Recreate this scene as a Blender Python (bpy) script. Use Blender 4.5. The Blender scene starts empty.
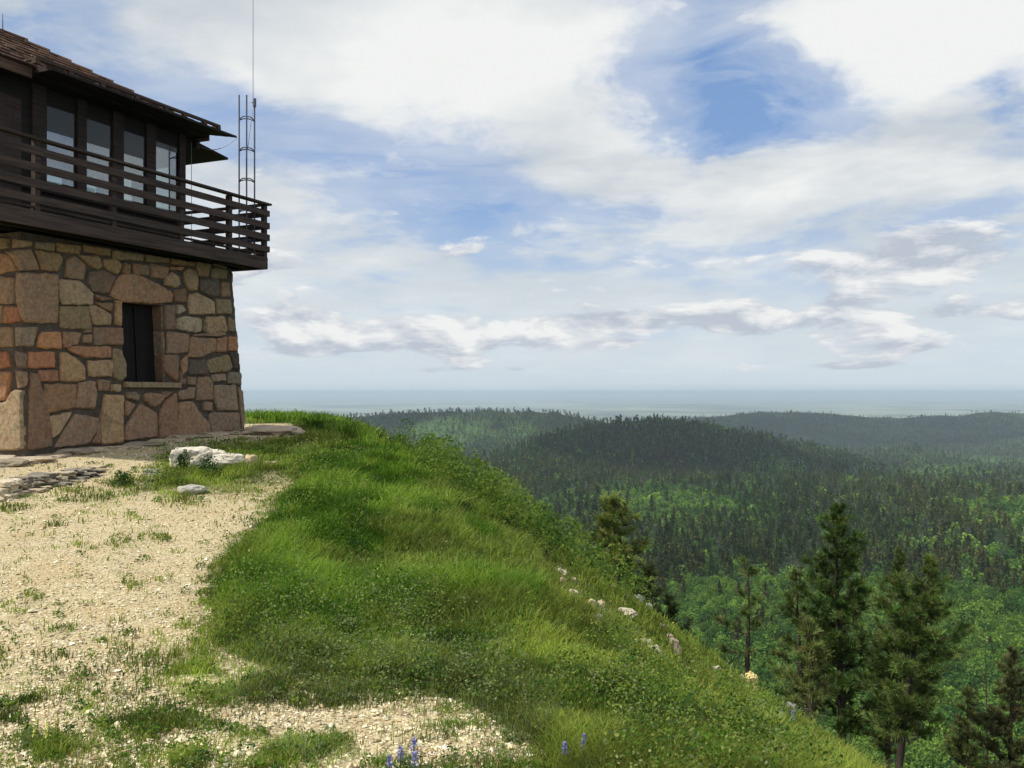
import bpy, bmesh, math
import numpy as np
from mathutils import Vector, Matrix

# ------------------------------------------------------------------ scene, camera, light
scene = bpy.context.scene
EYE = 1.6                      # eye height; heights below are written relative to the eye and lifted on output
F = 924.0                      # focal length in pixels of the 1024 px wide picture
CX, HY = 512.0, 392.0          # centre column, horizon row

cam_d = bpy.data.cameras.new('camera')
cam = bpy.data.objects.new('camera', cam_d)
scene.collection.objects.link(cam)
cam_d.sensor_width = 36.0
cam_d.lens = F / 1024 * 36.0
cam_d.shift_y = 8.0 / 1024
cam_d.clip_start = 0.1
cam_d.clip_end = 600000.0
cam.location = (0, 0, EYE)
cam.rotation_euler = (math.radians(90), 0, 0)
scene.camera = cam

SUN_EL = math.radians(52)
SUN_H = Vector((-0.96, -0.28, 0)).normalized()
SUN_V = Vector((SUN_H.x * math.cos(SUN_EL), SUN_H.y * math.cos(SUN_EL), math.sin(SUN_EL)))

scene.view_settings.view_transform = 'Standard'
scene.view_settings.look = 'None'
scene.view_settings.exposure = 0.17
scene.view_settings.gamma = 1.0
scene.view_settings.use_curve_mapping = False
scene.render.engine = 'CYCLES'
scene.cycles.max_bounces = 6
scene.cycles.diffuse_bounces = 3
scene.cycles.transparent_max_bounces = 8
scene.cycles.volume_bounces = 0
scene.cycles.use_denoising = True
try:
    scene.cycles.denoiser = 'OPENIMAGEDENOISE'
except Exception:
    pass


class NT:
    """small helper for writing node trees"""
    def __init__(s, tree):
        s.t = tree; s.n = tree.nodes; s.l = tree.links

    def node(s, typ, **kw):
        nd = s.n.new(typ)
        for k, v in kw.items():
            setattr(nd, k, v)
        return nd

    def put(s, sock, v):
        if isinstance(v, bpy.types.NodeSocket):
            s.l.new(v, sock)
        elif v is not None:
            if sock.type == 'RGBA' and len(v) == 3:
                v = (*v, 1)
            sock.default_value = v

    def m(s, op, a, b=None, c=None, clamp=False):
        nd = s.node('ShaderNodeMath', operation=op, use_clamp=clamp)
        s.put(nd.inputs[0], a)
        if b is not None: s.put(nd.inputs[1], b)
        if c is not None: s.put(nd.inputs[2], c)
        return nd.outputs[0]

    def vm(s, op, a, b=None, out=0):
        nd = s.node('ShaderNodeVectorMath', operation=op)
        s.put(nd.inputs[0], a)
        if b is not None: s.put(nd.inputs[1], b)
        return nd.outputs[out]

    def sstep(s, v, lo, hi):
        nd = s.node('ShaderNodeMapRange', interpolation_type='SMOOTHSTEP')
        s.put(nd.inputs[0], v)
        s.put(nd.inputs[1], lo); s.put(nd.inputs[2], hi)
        nd.inputs[3].default_value = 0; nd.inputs[4].default_value = 1
        return nd.outputs[0]

    def noise(s, vec, scale=1.0, detail=5.0, rough=0.5, dist=0.0, lac=2.0, out=0):
        nd = s.node('ShaderNodeTexNoise')
        nd.noise_dimensions = '3D'
        s.put(nd.inputs['Vector'], vec)
        nd.inputs['Scale'].default_value = scale
        nd.inputs['Detail'].default_value = detail
        nd.inputs['Roughness'].default_value = rough
        nd.inputs['Distortion'].default_value = dist
        nd.inputs['Lacunarity'].default_value = lac
        return nd.outputs[out]

    def voro(s, vec, scale=1.0, feature='F1', out='Distance', rand=1.0):
        nd = s.node('ShaderNodeTexVoronoi', feature=feature)
        s.put(nd.inputs['Vector'], vec)
        nd.inputs['Scale'].default_value = scale
        nd.inputs['Randomness'].default_value = rand
        return nd.outputs[out]

    def mix(s, f, a, b, typ='MIX'):
        nd = s.node('ShaderNodeMix', data_type='RGBA', blend_type=typ)
        s.put(nd.inputs[0], f); s.put(nd.inputs[6], a); s.put(nd.inputs[7], b)
        return nd.outputs[2]

    def comb(s, x, y, z):
        nd = s.node('ShaderNodeCombineXYZ')
        s.put(nd.inputs[0], x); s.put(nd.inputs[1], y); s.put(nd.inputs[2], z)
        return nd.outputs[0]

    def sep(s, v):
        nd = s.node('ShaderNodeSeparateXYZ'); s.put(nd.inputs[0], v)
        return nd.outputs

    def attr(s, name, out='Color'):
        nd = s.node('ShaderNodeAttribute', attribute_name=name)
        return nd.outputs[out]

    def bump(s, h, strength=0.5, dist=0.02):
        nd = s.node('ShaderNodeBump')
        nd.inputs['Strength'].default_value = strength
        nd.inputs['Distance'].default_value = dist
        s.put(nd.inputs['Height'], h)
        return nd.outputs[0]


# ---- sky: Nishita sky seen between clouds that belong to the sky itself
world = bpy.data.worlds.new('World')
scene.world = world
world.use_nodes = True
wt = NT(world.node_tree)
wt.n.clear()
sky = wt.node('ShaderNodeTexSky')
sky.sky_type = 'NISHITA'
sky.sun_disc = False
sky.sun_elevation = SUN_EL
sky.sun_rotation = math.atan2(SUN_H.x, SUN_H.y) % (2 * math.pi)
sky.altitude = 1900
sky.air_density = 1.0
sky.dust_density = 0.6
sky.ozone_density = 1.2
tc = wt.node('ShaderNodeTexCoord')
d = wt.vm('NORMALIZE', tc.outputs['Generated'])
dx, dy, dz = wt.sep(d)
zc = wt.m('MAXIMUM', dz, 0.0)
# layer plane coordinates (high cloud deck seen in perspective)
den = wt.m('ADD', zc, 0.16)
px_ = wt.m('DIVIDE', dx, den); py_ = wt.m('DIVIDE', dy, den)
plane = wt.comb(px_, py_, 3.7)
# azimuth / height coordinates for the low bands near the horizon
az = wt.m('ARCTAN2', dx, dy)
band = wt.comb(wt.m('MULTIPLY', az, 1.35), wt.m('MULTIPLY', zc, 3.2), 0.6)


def blob(ax, el, ra, re, amp):
    a = wt.m('DIVIDE', wt.m('SUBTRACT', az, ax), ra)
    e = wt.m('DIVIDE', wt.m('SUBTRACT', dz, el), re)
    r2 = wt.m('ADD', wt.m('MULTIPLY', a, a), wt.m('MULTIPLY', e, e))
    return wt.m('MULTIPLY', wt.m('EXPONENT', wt.m('MULTIPLY', r2, -1.0)), amp)


def px_dir(px, py):
    v = Vector(((px - CX) / F, 1, (HY - py) / F)).normalized()
    return math.atan2(v.x, v.y), v.z


n1 = wt.noise(plane, 1.25, 9, 0.60, 0.35)
rag = wt.m('ADD', -0.55, wt.m('MULTIPLY', wt.noise(wt.vm('ADD', plane, (2.2, 7.3, 1.0)), 3.6, 9, 0.62, 0.6), 3.0))
n2 = wt.noise(wt.vm('ADD', plane, (5.2, 1.3, 8.0)), 3.4, 7, 0.55, 0.2)
cov = wt.m('ADD', wt.m('MULTIPLY', n1, 0.62), wt.m('MULTIPLY', n2, 0.38))
cov = wt.m('ADD', cov, 0.132)
hole = None
# broken places of the cloud deck
for (bx, by, rx, ry, am) in [(735, 95, 92, 76, -0.30), (790, 120, 60, 34, -0.10), (610, 70, 40, 30, -0.06), (330, 145, 60, 25, -0.10), (700, 30, 34, 50, -0.10), (470, 212, 100, 28, -0.32), (640, 215, 60, 12, -0.10),
                             (55, 35, 95, 40, -0.13), (230, 125, 60, 45, -0.13), (1010, 95, 45, 50, -0.14), (880, 225, 130, 22, -0.10),
                             (560, 262, 160, 22, -0.10), (300, 235, 60, 30, -0.04),
                             (400, 95, 110, 40, .12), (170, 170, 90, 30, .08), (520, 40, 160, 60, 0.14), (900, 30, 110, 60, 0.16), (280, 30, 90, 60, 0.08), (650, 170, 150, 30, 0.10), (330, 190, 50, 20, 0.06), (800, 190, 120, 30, 0.14)]:
    ax, el = px_dir(bx, by)
    bl_ = blob(ax, el, rx / F, ry / F, am)
    if am < 0: bl_ = wt.m('MULTIPLY', bl_, rag)
    cov = wt.m('ADD', cov, bl_)
    if am < 0: hole = bl_ if hole is None else wt.m('ADD', hole, bl_)
cover = wt.sstep(cov, 0.45, 0.67)
thin = wt.sstep(wt.noise(wt.comb(wt.m('MULTIPLY', px_, 0.45), py_, 1.0), 1.6, 6, 0.6, 0.5), 0.30, 0.62)
cover = wt.m('MAXIMUM', cover, wt.m('MULTIPLY', wt.m('MULTIPLY', thin, 0.62), wt.m('ADD', 1.0, wt.m('MULTIPLY', hole, 2.9), clamp=True)))
# cloud tone: thick parts greyer underneath
shade_n = wt.noise(wt.vm('ADD', plane, (1.5, -0.4, 2.0)), 1.1, 6, 0.55, 0.3)
tone = wt.sstep(shade_n, 0.38, 0.72)
det = wt.noise(wt.vm('ADD', plane, (9.5, -3.4, 2.0)), 4.5, 6, 0.6, 0.2)
tone = wt.m('ADD', tone, wt.m('MULTIPLY', wt.m('SUBTRACT', det, 0.5), 1.1))
for (bx, by, rx, ry, am) in [(440, 40, 170, 50, 0.55), (930, 50, 120, 60, 0.75), (670, 60, 60, 60, 0.3), (560, 130, 120, 35, -0.55), (760, 215, 120, 22, -0.35),
                             (780, 195, 50, 14, 0.5), (680, 145, 45, 10, 0.8), (250, 275, 80, 40, 0.5), (930, 120, 110, 35, -0.45), (690, 110, 50, 30, -0.2), (960, 190, 60, 20, 0.3)]:
    ax, el = px_dir(bx, by)
    tone = wt.m('ADD', tone, blob(ax, el, rx / F, ry / F, am))
tone = wt.m('MINIMUM', wt.m('MAXIMUM', tone, 0.0), 1.0)
cloud = wt.mix(tone, (5.2, 5.65, 6.1), (7.9, 8.0, 7.9))
# sky between the clouds
blue = wt.mix(1.0, sky.outputs[0], (0.95, 1.0, 1.15), 'MULTIPLY')
blue = wt.mix(0.6, blue, (2.3, 3.8, 6.5))
col = wt.mix(cover, blue, cloud)
# pale veil thickening towards the horizon
veil = wt.m('SUBTRACT', 1.0, wt.sstep(dz, 0.02, 0.24))
col = wt.mix(wt.m('MULTIPLY', veil, 0.80), col, (5.9, 6.6, 7.1))
# low cumulus rows: lit tops, grey flat bases
bn = wt.noise(wt.vm('MULTIPLY', band, (1.0, 1.25, 1.0)), 7.0, 7, 0.58, 0.25)
bn_up = wt.noise(wt.vm('ADD', wt.vm('MULTIPLY', band, (1.0, 1.25, 1.0)), (0.012, 0.045, 0)), 7.0, 7, 0.58, 0.25)
bmask = 0.0
first = None
for (bx, by, rx, ry, am) in [(850, 300, 40, 8, .14), (600, 345, 60, 6, .12), (700, 352, 50, 5, .12), (330, 352, 60, 6, .12), (760, 366, 60, 4, .12), (880, 366, 50, 4, .11), (950, 232, 50, 12, .14), (430, 328, 130, 20, 0.20), (560, 322, 80, 14, 0.14), (770, 322, 105, 18, 0.20), (640, 322, 60, 14, 0.14), (890, 265, 70, 20, 0.26), (960, 255, 60, 16, 0.14),
                             (980, 312, 70, 12, 0.18), (300, 320, 50, 16, 0.15), (250, 270, 70, 26, 0.16),
                             (600, 371, 400, 4.5, 0.10), (915, 347, 20, 5, 0.22), (515, 369, 16, 5, 0.16), (430, 371, 14, 5, 0.14), (400, 345, 90, 9, 0.08)]:
    ax, el = px_dir(bx, by)
    b = blob(ax, el, rx / F, ry / F, am)
    first = b if first is None else wt.m('ADD', first, b)
bgen = wt.m('MULTIPLY', wt.sstep(wt.noise(band, 2.2, 2, 0.5), 0.45, 0.7), 0.10)
lowzone = wt.m('MULTIPLY', wt.sstep(dz, 0.012, 0.03), wt.m('SUBTRACT', 1.0, wt.sstep(dz, 0.12, 0.2)))
bc = wt.m('ADD', wt.m('ADD', bn, first), wt.m('MULTIPLY', bgen, lowzone))
bc = wt.m('SUBTRACT', bc, wt.m('MULTIPLY', wt.m('SUBTRACT', 1.0, lowzone), 0.13))
bcover = wt.m('MULTIPLY', wt.sstep(bc, 0.575, 0.68), wt.sstep(dz, 0.010, 0.022))
slope = wt.m('MULTIPLY', wt.m('SUBTRACT', bn, bn_up), 5.5)
btone = wt.m('ADD', 0.36, slope, clamp=True)
bcloud = wt.mix(btone, (4.4, 4.85, 5.6), (8.1, 8.1, 8.0))
col = wt.mix(wt.m('MULTIPLY', bcover, 0.9), col, bcloud)
# the haze the horizon drowns in
hz = wt.m('SUBTRACT', 1.0, wt.sstep(dz, -0.001, 0.035))
col = wt.mix(wt.m('MULTIPLY', hz, 0.72), col, (5.5, 6.35, 7.0))
bg = wt.node('ShaderNodeBackground')
bg.inputs['Strength'].default_value = 0.1
wt.l.new(col, bg.inputs['Color'])
wo = wt.node('ShaderNodeOutputWorld')
wt.l.new(bg.outputs[0], wo.inputs['Surface'])

sun_d = bpy.data.lights.new('sun', 'SUN')
sun_d.energy = 3.8
sun_d.angle = math.radians(0.6)
sun_d.color = (1.0, 0.95, 0.86)
sun = bpy.data.objects.new('sun', sun_d)
sun.rotation_euler = SUN_V.to_track_quat('Z', 'Y').to_euler()
scene.collection.objects.link(sun)

# ------------------------------------------------------------------ helpers
COL = scene.collection
RNG = np.random.default_rng(7)


def tag(o, label=None, cat=None, group=None, kind=None):
    if label: o['label'] = label
    if cat: o['category'] = cat
    if group: o['group'] = group
    if kind: o['kind'] = kind
    return o


def empty(name, loc=(0, 0, 0), rz=0.0):
    o = bpy.data.objects.new(name, None)
    o.location = loc; o.rotation_euler = (0, 0, rz)
    o.empty_display_size = 0.2
    COL.objects.link(o)
    return o


def mesh_np(name, verts, faces, mat=None, color=None, smooth=False, parent=None, mats=None, midx=None):
    """faces: list of int arrays (n,k)"""
    me = bpy.data.meshes.new(name)
    verts = np.asarray(verts, dtype=np.float32)
    me.vertices.add(len(verts))
    me.vertices.foreach_set('co', verts.ravel())
    fl = [np.asarray(f, dtype=np.int32) for f in faces if len(f)]
    loops = np.concatenate([f.ravel() for f in fl])
    lens = np.concatenate([np.full(len(f), f.shape[1], dtype=np.int32) for f in fl])
    starts = np.concatenate([[0], np.cumsum(lens)[:-1]]).astype(np.int32)
    me.loops.add(len(loops)); me.loops.foreach_set('vertex_index', loops)
    me.polygons.add(len(lens)); me.polygons.foreach_set('loop_start', starts)
    me.polygons.foreach_set('use_smooth', np.full(len(lens), bool(smooth)))
    me.update(calc_edges=True)
    if color is not None:
        ca = me.color_attributes.new('tint', 'FLOAT_COLOR', 'POINT')
        c = np.ones((len(verts), 4), dtype=np.float32); c[:, :color.shape[1]] = color
        ca.data.foreach_set('color', c.ravel())
    for m_ in (mats or ([mat] if mat else [])):
        me.materials.append(m_)
    if midx is not None:
        me.polygons.foreach_set('material_index', np.asarray(midx, dtype=np.int32))
    o = bpy.data.objects.new(name, me)
    COL.objects.link(o)
    if parent is not None: o.parent = parent
    return o


class MB:
    def __init__(s):
        s.v = []; s.f = []; s.c = []

    def add(s, vs, fs, c=(1, 1, 1)):
        k = len(s.v)
        s.v += [tuple(v) for v in vs]; s.c += [c] * len(vs)
        s.f += [tuple(k + i for i in f) for f in fs]

    def hexa(s, p, c=(1, 1, 1)):
        """8 corners: bottom loop 0-3, top loop 4-7"""
        s.add(p, [(0, 3, 2, 1), (4, 5, 6, 7), (0, 1, 5, 4), (1, 2, 6, 5), (2, 3, 7, 6), (3, 0, 4, 7)], c)

    def tube(s, p0, p1, r0, r1=None, n=8, c=(1, 1, 1), caps=True):
        r1 = r0 if r1 is None else r1
        p0 = Vector(p0); p1 = Vector(p1)
        ax = (p1 - p0)
        q = ax.to_track_quat('Z', 'Y')
        vs = []
        for p, r in ((p0, r0), (p1, r1)):
            for i in range(n):
                a = 2 * math.pi * i / n
                vs.append(p + q @ Vector((r * math.cos(a), r * math.sin(a), 0)))
        fs = [(i, (i + 1) % n, n + (i + 1) % n, n + i) for i in range(n)]
        if caps:
            fs += [tuple(reversed(range(n))), tuple(range(n, 2 * n))]
        s.add(vs, fs, c)

    def path(s, pts, rads, n=8, c=(1, 1, 1)):
        pts = [Vector(p) for p in pts]
        vs = []
        for i, p in enumerate(pts):
            t = (pts[min(i + 1, len(pts) - 1)] - pts[max(i - 1, 0)])
            q = t.to_track_quat('Z', 'Y')
            for k in range(n):
                a = 2 * math.pi * k / n
                vs.append(p + q @ Vector((rads[i] * math.cos(a), rads[i] * math.sin(a), 0)))
        fs = []
        for i in range(len(pts) - 1):
            for k in range(n):
                fs.append((i * n + k, i * n + (k + 1) % n, (i + 1) * n + (k + 1) % n, (i + 1) * n + k))
        fs.append(tuple(reversed(range(n)))); fs.append(tuple(range((len(pts) - 1) * n, len(pts) * n)))
        s.add(vs, fs, c)

    def build(s, name, mat, parent=None, smooth=False, bevel=0.0):
        me = bpy.data.meshes.new(name)
        me.from_pydata([tuple(v) for v in s.v], [], s.f)
        ca = me.color_attributes.new('tint', 'FLOAT_COLOR', 'POINT')
        c = np.ones((len(s.v), 4), dtype=np.float32); c[:, :3] = np.array(s.c)[:, :3]
        ca.data.foreach_set('color', c.ravel())
        me.materials.append(mat)
        if smooth:
            me.polygons.foreach_set('use_smooth', np.full(len(me.polygons), True))
        o = bpy.data.objects.new(name, me)
        COL.objects.link(o)
        if parent is not None: o.parent = parent
        if bevel:
            b = o.modifiers.new('bevel', 'BEVEL'); b.width = bevel; b.segments = 2; b.limit_method = 'ANGLE'
        return o


# numpy value noise
_perm = np.random.default_rng(11).random((256, 256)).astype(np.float64)


def vnoise(x, y):
    xi = np.floor(x).astype(np.int64); yi = np.floor(y).astype(np.int64)
    fx = x - xi; fy = y - yi
    fx = fx * fx * fx * (fx * (fx * 6 - 15) + 10); fy = fy * fy * fy * (fy * (fy * 6 - 15) + 10)
    g = lambda a, b: _perm[a & 255, b & 255]
    return (g(xi, yi) * (1 - fx) + g(xi + 1, yi) * fx) * (1 - fy) + (g(xi, yi + 1) * (1 - fx) + g(xi + 1, yi + 1) * fx) * fy - 0.5


def fbm(x, y, oct=4, gain=0.5):
    s = 0; a = 1.0; t = 0
    for i in range(oct):
        s = s + a * vnoise(x * 2 ** i + 17.3 * i, y * 2 ** i + 31.7 * i); t += a; a *= gain
    return s / t * 2


def smooth01(t):
    t = np.clip(t, 0, 1)
    return t * t * (3 - 2 * t)


# ------------------------------------------------------------------ the lie of the land (heights relative to the eye)
_KY = np.array([0, 4, 8, 13, 19, 26, 34, 44, 60.])
_KX = np.array([1.873, 0.544, -0.753, -2.127, -3.602, -5.474, -8.149, -11.483, -14.825])
_XC = np.polyfit(_KY / 60., _KX, 5)
SLM, SLK = 0.713, 0.311


def near_z(X, Y):
    t = smooth01((Y - 5) / 13)
    b = -1.6 + .74 * t - .0016 * np.maximum(Y - 26, 0) ** 2
    Yc = np.clip(Y, -6, 70)
    xc = np.polyval(_XC, Yc / 60.)
    s = np.maximum(X - xc, 0)
    s0 = SLM / SLK
    D = np.where(s < s0, .5 * SLK * s * s, SLM * (s - s0) + .5 * SLK * s0 * s0)
    # the path lies a little below the bank
    n = 0.05 * fbm(X * .45 + 3, Y * .45, 3) + 0.018 * fbm(X * 2.3, Y * 2.3 + 9, 2)
    n = n + 0.10 * fbm(X * .75 + 40, Y * .75, 2) * smooth01((X - xc + 1.5) / 1.5)
    n = n + 0.10 * fbm(X * .22 + 13, Y * .22 + 5, 2) * smooth01(s / 2)
    return b - D + n


RIDGES = [
    # px, row of crest, distance, width
    ([300, 470, 500, 540, 580, 620, 660, 700, 730, 758, 790, 840, 900, 1000, 1100],
     [478, 463, 453, 438, 427, 420, 418.5, 422, 427, 433, 441, 451, 467, 486, 492],
     [1500, 1600, 1750, 1900, 2050, 2150, 2200, 2250, 2280, 2300, 2350, 2400, 2450, 2500, 2500], 430),
    ([700, 780, 820, 850, 876, 900, 920, 955, 987, 1030, 1100],
     [480, 470, 461, 453, 448, 446.5, 447, 453, 472, 484, 486], [3000] * 11, 330),
    ([150, 300, 360, 400, 450, 470, 490, 510, 530, 560, 590, 620, 680, 750],
     [432, 421, 417, 414, 411, 412.5, 411, 414, 411.5, 415, 420, 426, 436, 450], [3500] * 14, 620),
    ([500, 600, 660, 700, 740, 760, 800, 840, 870, 900, 930, 960, 1000, 1024, 1100],
     [436, 426, 421, 417, 413, 412, 412, 415, 417, 418, 413.5, 412.5, 409.5, 411.5, 409], [5600] * 15, 950),
    ([780, 860, 900, 960, 1000, 1024, 1100], [455, 440, 436, 438, 433, 429, 425], [4200] * 7, 420),
    ([640, 720, 800, 860, 920, 980, 1024, 1100], [520, 512, 505, 498, 494, 497, 500, 500], [1150] * 8, 260),
]
_ZR_R = [0, 60, 120, 200, 280, 600, 900, 1300, 1900, 3000, 4500, 7000, 12000, 1e6]
_ZR_Z = [-12, -40, -72, -98, -110, -120, -121, -128, -160, -212, -270, -325, -350, -350]


def far_z(X, Y):
    r = np.hypot(X, Y)
    Yp = np.where(Y > 0, Y, 0)
    zb = np.interp(r, _ZR_R, _ZR_Z)
    a = X / np.maximum(Y, 1e-3 + 0.35 * r)
    px = CX + F * a
    z = zb
    for (pxs, rows, dist, w) in RIDGES:
        row = np.interp(px, pxs, rows); R = np.interp(px, pxs, dist)
        zc_ = -(row - HY) / F * R
        base = np.interp(R, _ZR_R, _ZR_Z)
        f = np.exp(-((Yp - R) / w) ** 2)
        h = zb + (zc_ - base) * f
        d_ = np.maximum(h - z, 0.0)
        z = z + d_ * d_ / (d_ + 3.0) + 3.0 * np.minimum(d_ / 40.0, 1.0)
    amp = np.interp(r, [60, 200, 700, 3000, 7000, 11000], [0, 3, 9, 16, 20, 0])
    z = z + amp * fbm(X / 260 + 4, Y / 260 + 2, 4) * 0.9
    return z


def crest_trim(X, Y, z):
    return z


def ground_rel(X, Y):
    X = np.asarray(X, dtype=np.float64); Y = np.asarray(Y, dtype=np.float64)
    r = np.hypot(X, Y)
    nz = near_z(X, Y); fz = far_z(X, Y)
    t = smooth01((r - 45) / 90)
    return nz * (1 - t) + fz * t


def G(x, y):
    return float(ground_rel(np.array([x]), np.array([y]))[0]) + EYE


def p2g(px, py, rmax=60):
    """point of the ground seen at a pixel of the photograph"""
    a = (px - CX) / F; e = (HY - py) / F
    Y = np.exp(np.linspace(math.log(2.0), math.log(rmax), 900))
    h = ground_rel(a * Y, Y) - e * Y
    k = np.nonzero(h >= 0)[0]
    if len(k) == 0: return p2g(px, py + 2, rmax)
    i = k[0]
    y = Y[i] if i == 0 else Y[i - 1] + (Y[i] - Y[i - 1]) * (-h[i - 1]) / (h[i] - h[i - 1])
    return (a * y, y, e * y + EYE)


def inpoly(px, py, poly):
    px = np.asarray(px); py = np.asarray(py)
    c = np.zeros(px.shape, bool)
    n = len(poly); j = n - 1
    for i in range(n):
        xi, yi = poly[i]; xj, yj = poly[j]
        cond = ((yi > py) != (yj > py)) & (px < (xj - xi) * (py - yi) / ((yj - yi) or 1e-9) + xi)
        c ^= cond; j = i
    return c


# the trodden gravel, as seen from the camera, laid out on the ground
GRAVEL = [(-400, 440), (0, 440), (60, 440), (240, 420), (292, 421), (296, 437), (240, 443), (168, 452), (150, 478), (60, 505), (120, 492), (180, 492), (235, 492), (288, 476), (296, 484),
          (268, 515), (232, 552), (214, 590), (210, 640), (260, 668), (330, 683), (400, 690), (470, 706), (520, 735), (545, 768), (560, 1400), (-1500, 1400), (-1500, 440)]


def to_px(X, Y, zrel):
    Ys = np.maximum(Y, 0.4)
    return CX + F * X / Ys, HY - F * zrel / Ys


def gravel_soft(X, Y, z=None):
    z = ground_rel(X, Y) if z is None else z
    g = 0
    for dx_, dy_ in ((0, 0), (9, 4), (-9, -4), (11, -7), (-11, 7), (20, 8), (-20, -8), (3, 14), (-3, -14)):
        k = np.clip(8.0 / np.maximum(Y, 1), .35, 1.3)
        g = g + gravel_mask(X + dx_ * k * np.maximum(Y, 1) / F, Y, z - dy_ * k * np.maximum(Y, 1) / F) / 9.0
    return g


def gravel_mask(X, Y, z=None):
    z = ground_rel(X, Y) if z is None else z
    px, py = to_px(X, Y, z)
    jit = 9 * fbm(X * 1.1, Y * 1.1, 3)
    m = inpoly(px + jit, py + jit * .5, GRAVEL) & (np.hypot(X, Y) < 26)
    m = m & (Y > 0.5) | ((Y <= 0.5) & (X < 0.6) & (np.hypot(X, Y) < 30))
    return m


# ------------------------------------------------------------------ materials
def mat_new(name):
    m_ = bpy.data.materials.new(name); m_.use_nodes = True
    t = NT(m_.node_tree); t.n.clear()
    out = t.node('ShaderNodeOutputMaterial')
    return m_, t, out


def principled(t, out, color, rough=0.8, normal=None, spec=0.3, metallic=0.0):
    p = t.node('ShaderNodeBsdfPrincipled')
    t.put(p.inputs['Base Color'], color)
    t.put(p.inputs['Roughness'], rough)
    p.inputs['Specular IOR Level'].default_value = spec
    p.inputs['Metallic'].default_value = metallic
    if normal is not None: t.l.new(normal, p.inputs['Normal'])
    t.l.new(p.outputs[0], out.inputs['Surface'])
    return p


def objco(t):
    return t.node('ShaderNodeTexCoord').outputs['Object']


def mat_foliage(name, mult=(1, 1, 1), trans=0.45, rough=0.6, vary=0.25):
    m_, t, out = mat_new(name)
    c = t.attr('tint')
    c = t.mix(1.0, c, mult, 'MULTIPLY')
    n = t.noise(objco(t), 3.0, 2, 0.5)
    c = t.mix(n, t.mix(1.0, c, (1 - vary,) * 3, 'MULTIPLY'), t.mix(1.0, c, (1 + vary,) * 3, 'MULTIPLY'))
    p = t.node('ShaderNodeBsdfPrincipled')
    t.put(p.inputs['Base Color'], c); p.inputs['Roughness'].default_value = rough
    p.inputs['Specular IOR Level'].default_value = 0.08
    tr = t.node('ShaderNodeBsdfTranslucent')
    t.put(tr.inputs['Color'], t.mix(1.0, c, (1.0, 1.15, 0.6), 'MULTIPLY'))
    mx = t.node('ShaderNodeMixShader'); mx.inputs[0].default_value = trans
    t.l.new(p.outputs[0], mx.inputs[1]); t.l.new(tr.outputs[0], mx.inputs[2])
    t.l.new(mx.outputs[0], out.inputs['Surface'])
    return m_


M_grass = mat_foliage('grass_blades', trans=0.42)
M_leaf = mat_foliage('leaf', trans=0.4)
M_needle = mat_foliage('pine_needles', trans=0.22, rough=0.55)
M_farleaf = mat_foliage('forest_leaves', trans=0.25, rough=0.9)


def mat_tint(name, rough=0.85, spec=0.2, nscale=30, bumpd=0.004, vary=0.35, bstr=0.6):
    """colour from the piece's own tint, broken up by noise"""
    m_, t, out = mat_new(name)
    co = objco(t)
    c = t.attr('tint')
    n = t.noise(co, nscale, 6, 0.6)
    n2 = t.noise(co, nscale * 0.22, 4, 0.6)
    dark = t.mix(1.0, c, (1 - vary, 1 - vary, 1 - vary), 'MULTIPLY')
    lite = t.mix(1.0, c, (1 + vary, 1 + vary, 1 + vary), 'MULTIPLY')
    k = t.sstep(t.m('ADD', t.m('MULTIPLY', n, 0.5), t.m('MULTIPLY', n2, 0.5)), 0.34, 0.64)
    c2 = t.mix(k, dark, lite)
    principled(t, out, c2, rough, t.bump(n, bstr, bumpd), spec)
    return m_


M_pebble = mat_tint('pebble', nscale=60)
M_flower = mat_tint('petals', rough=0.6, nscale=80, vary=0.15)


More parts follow.
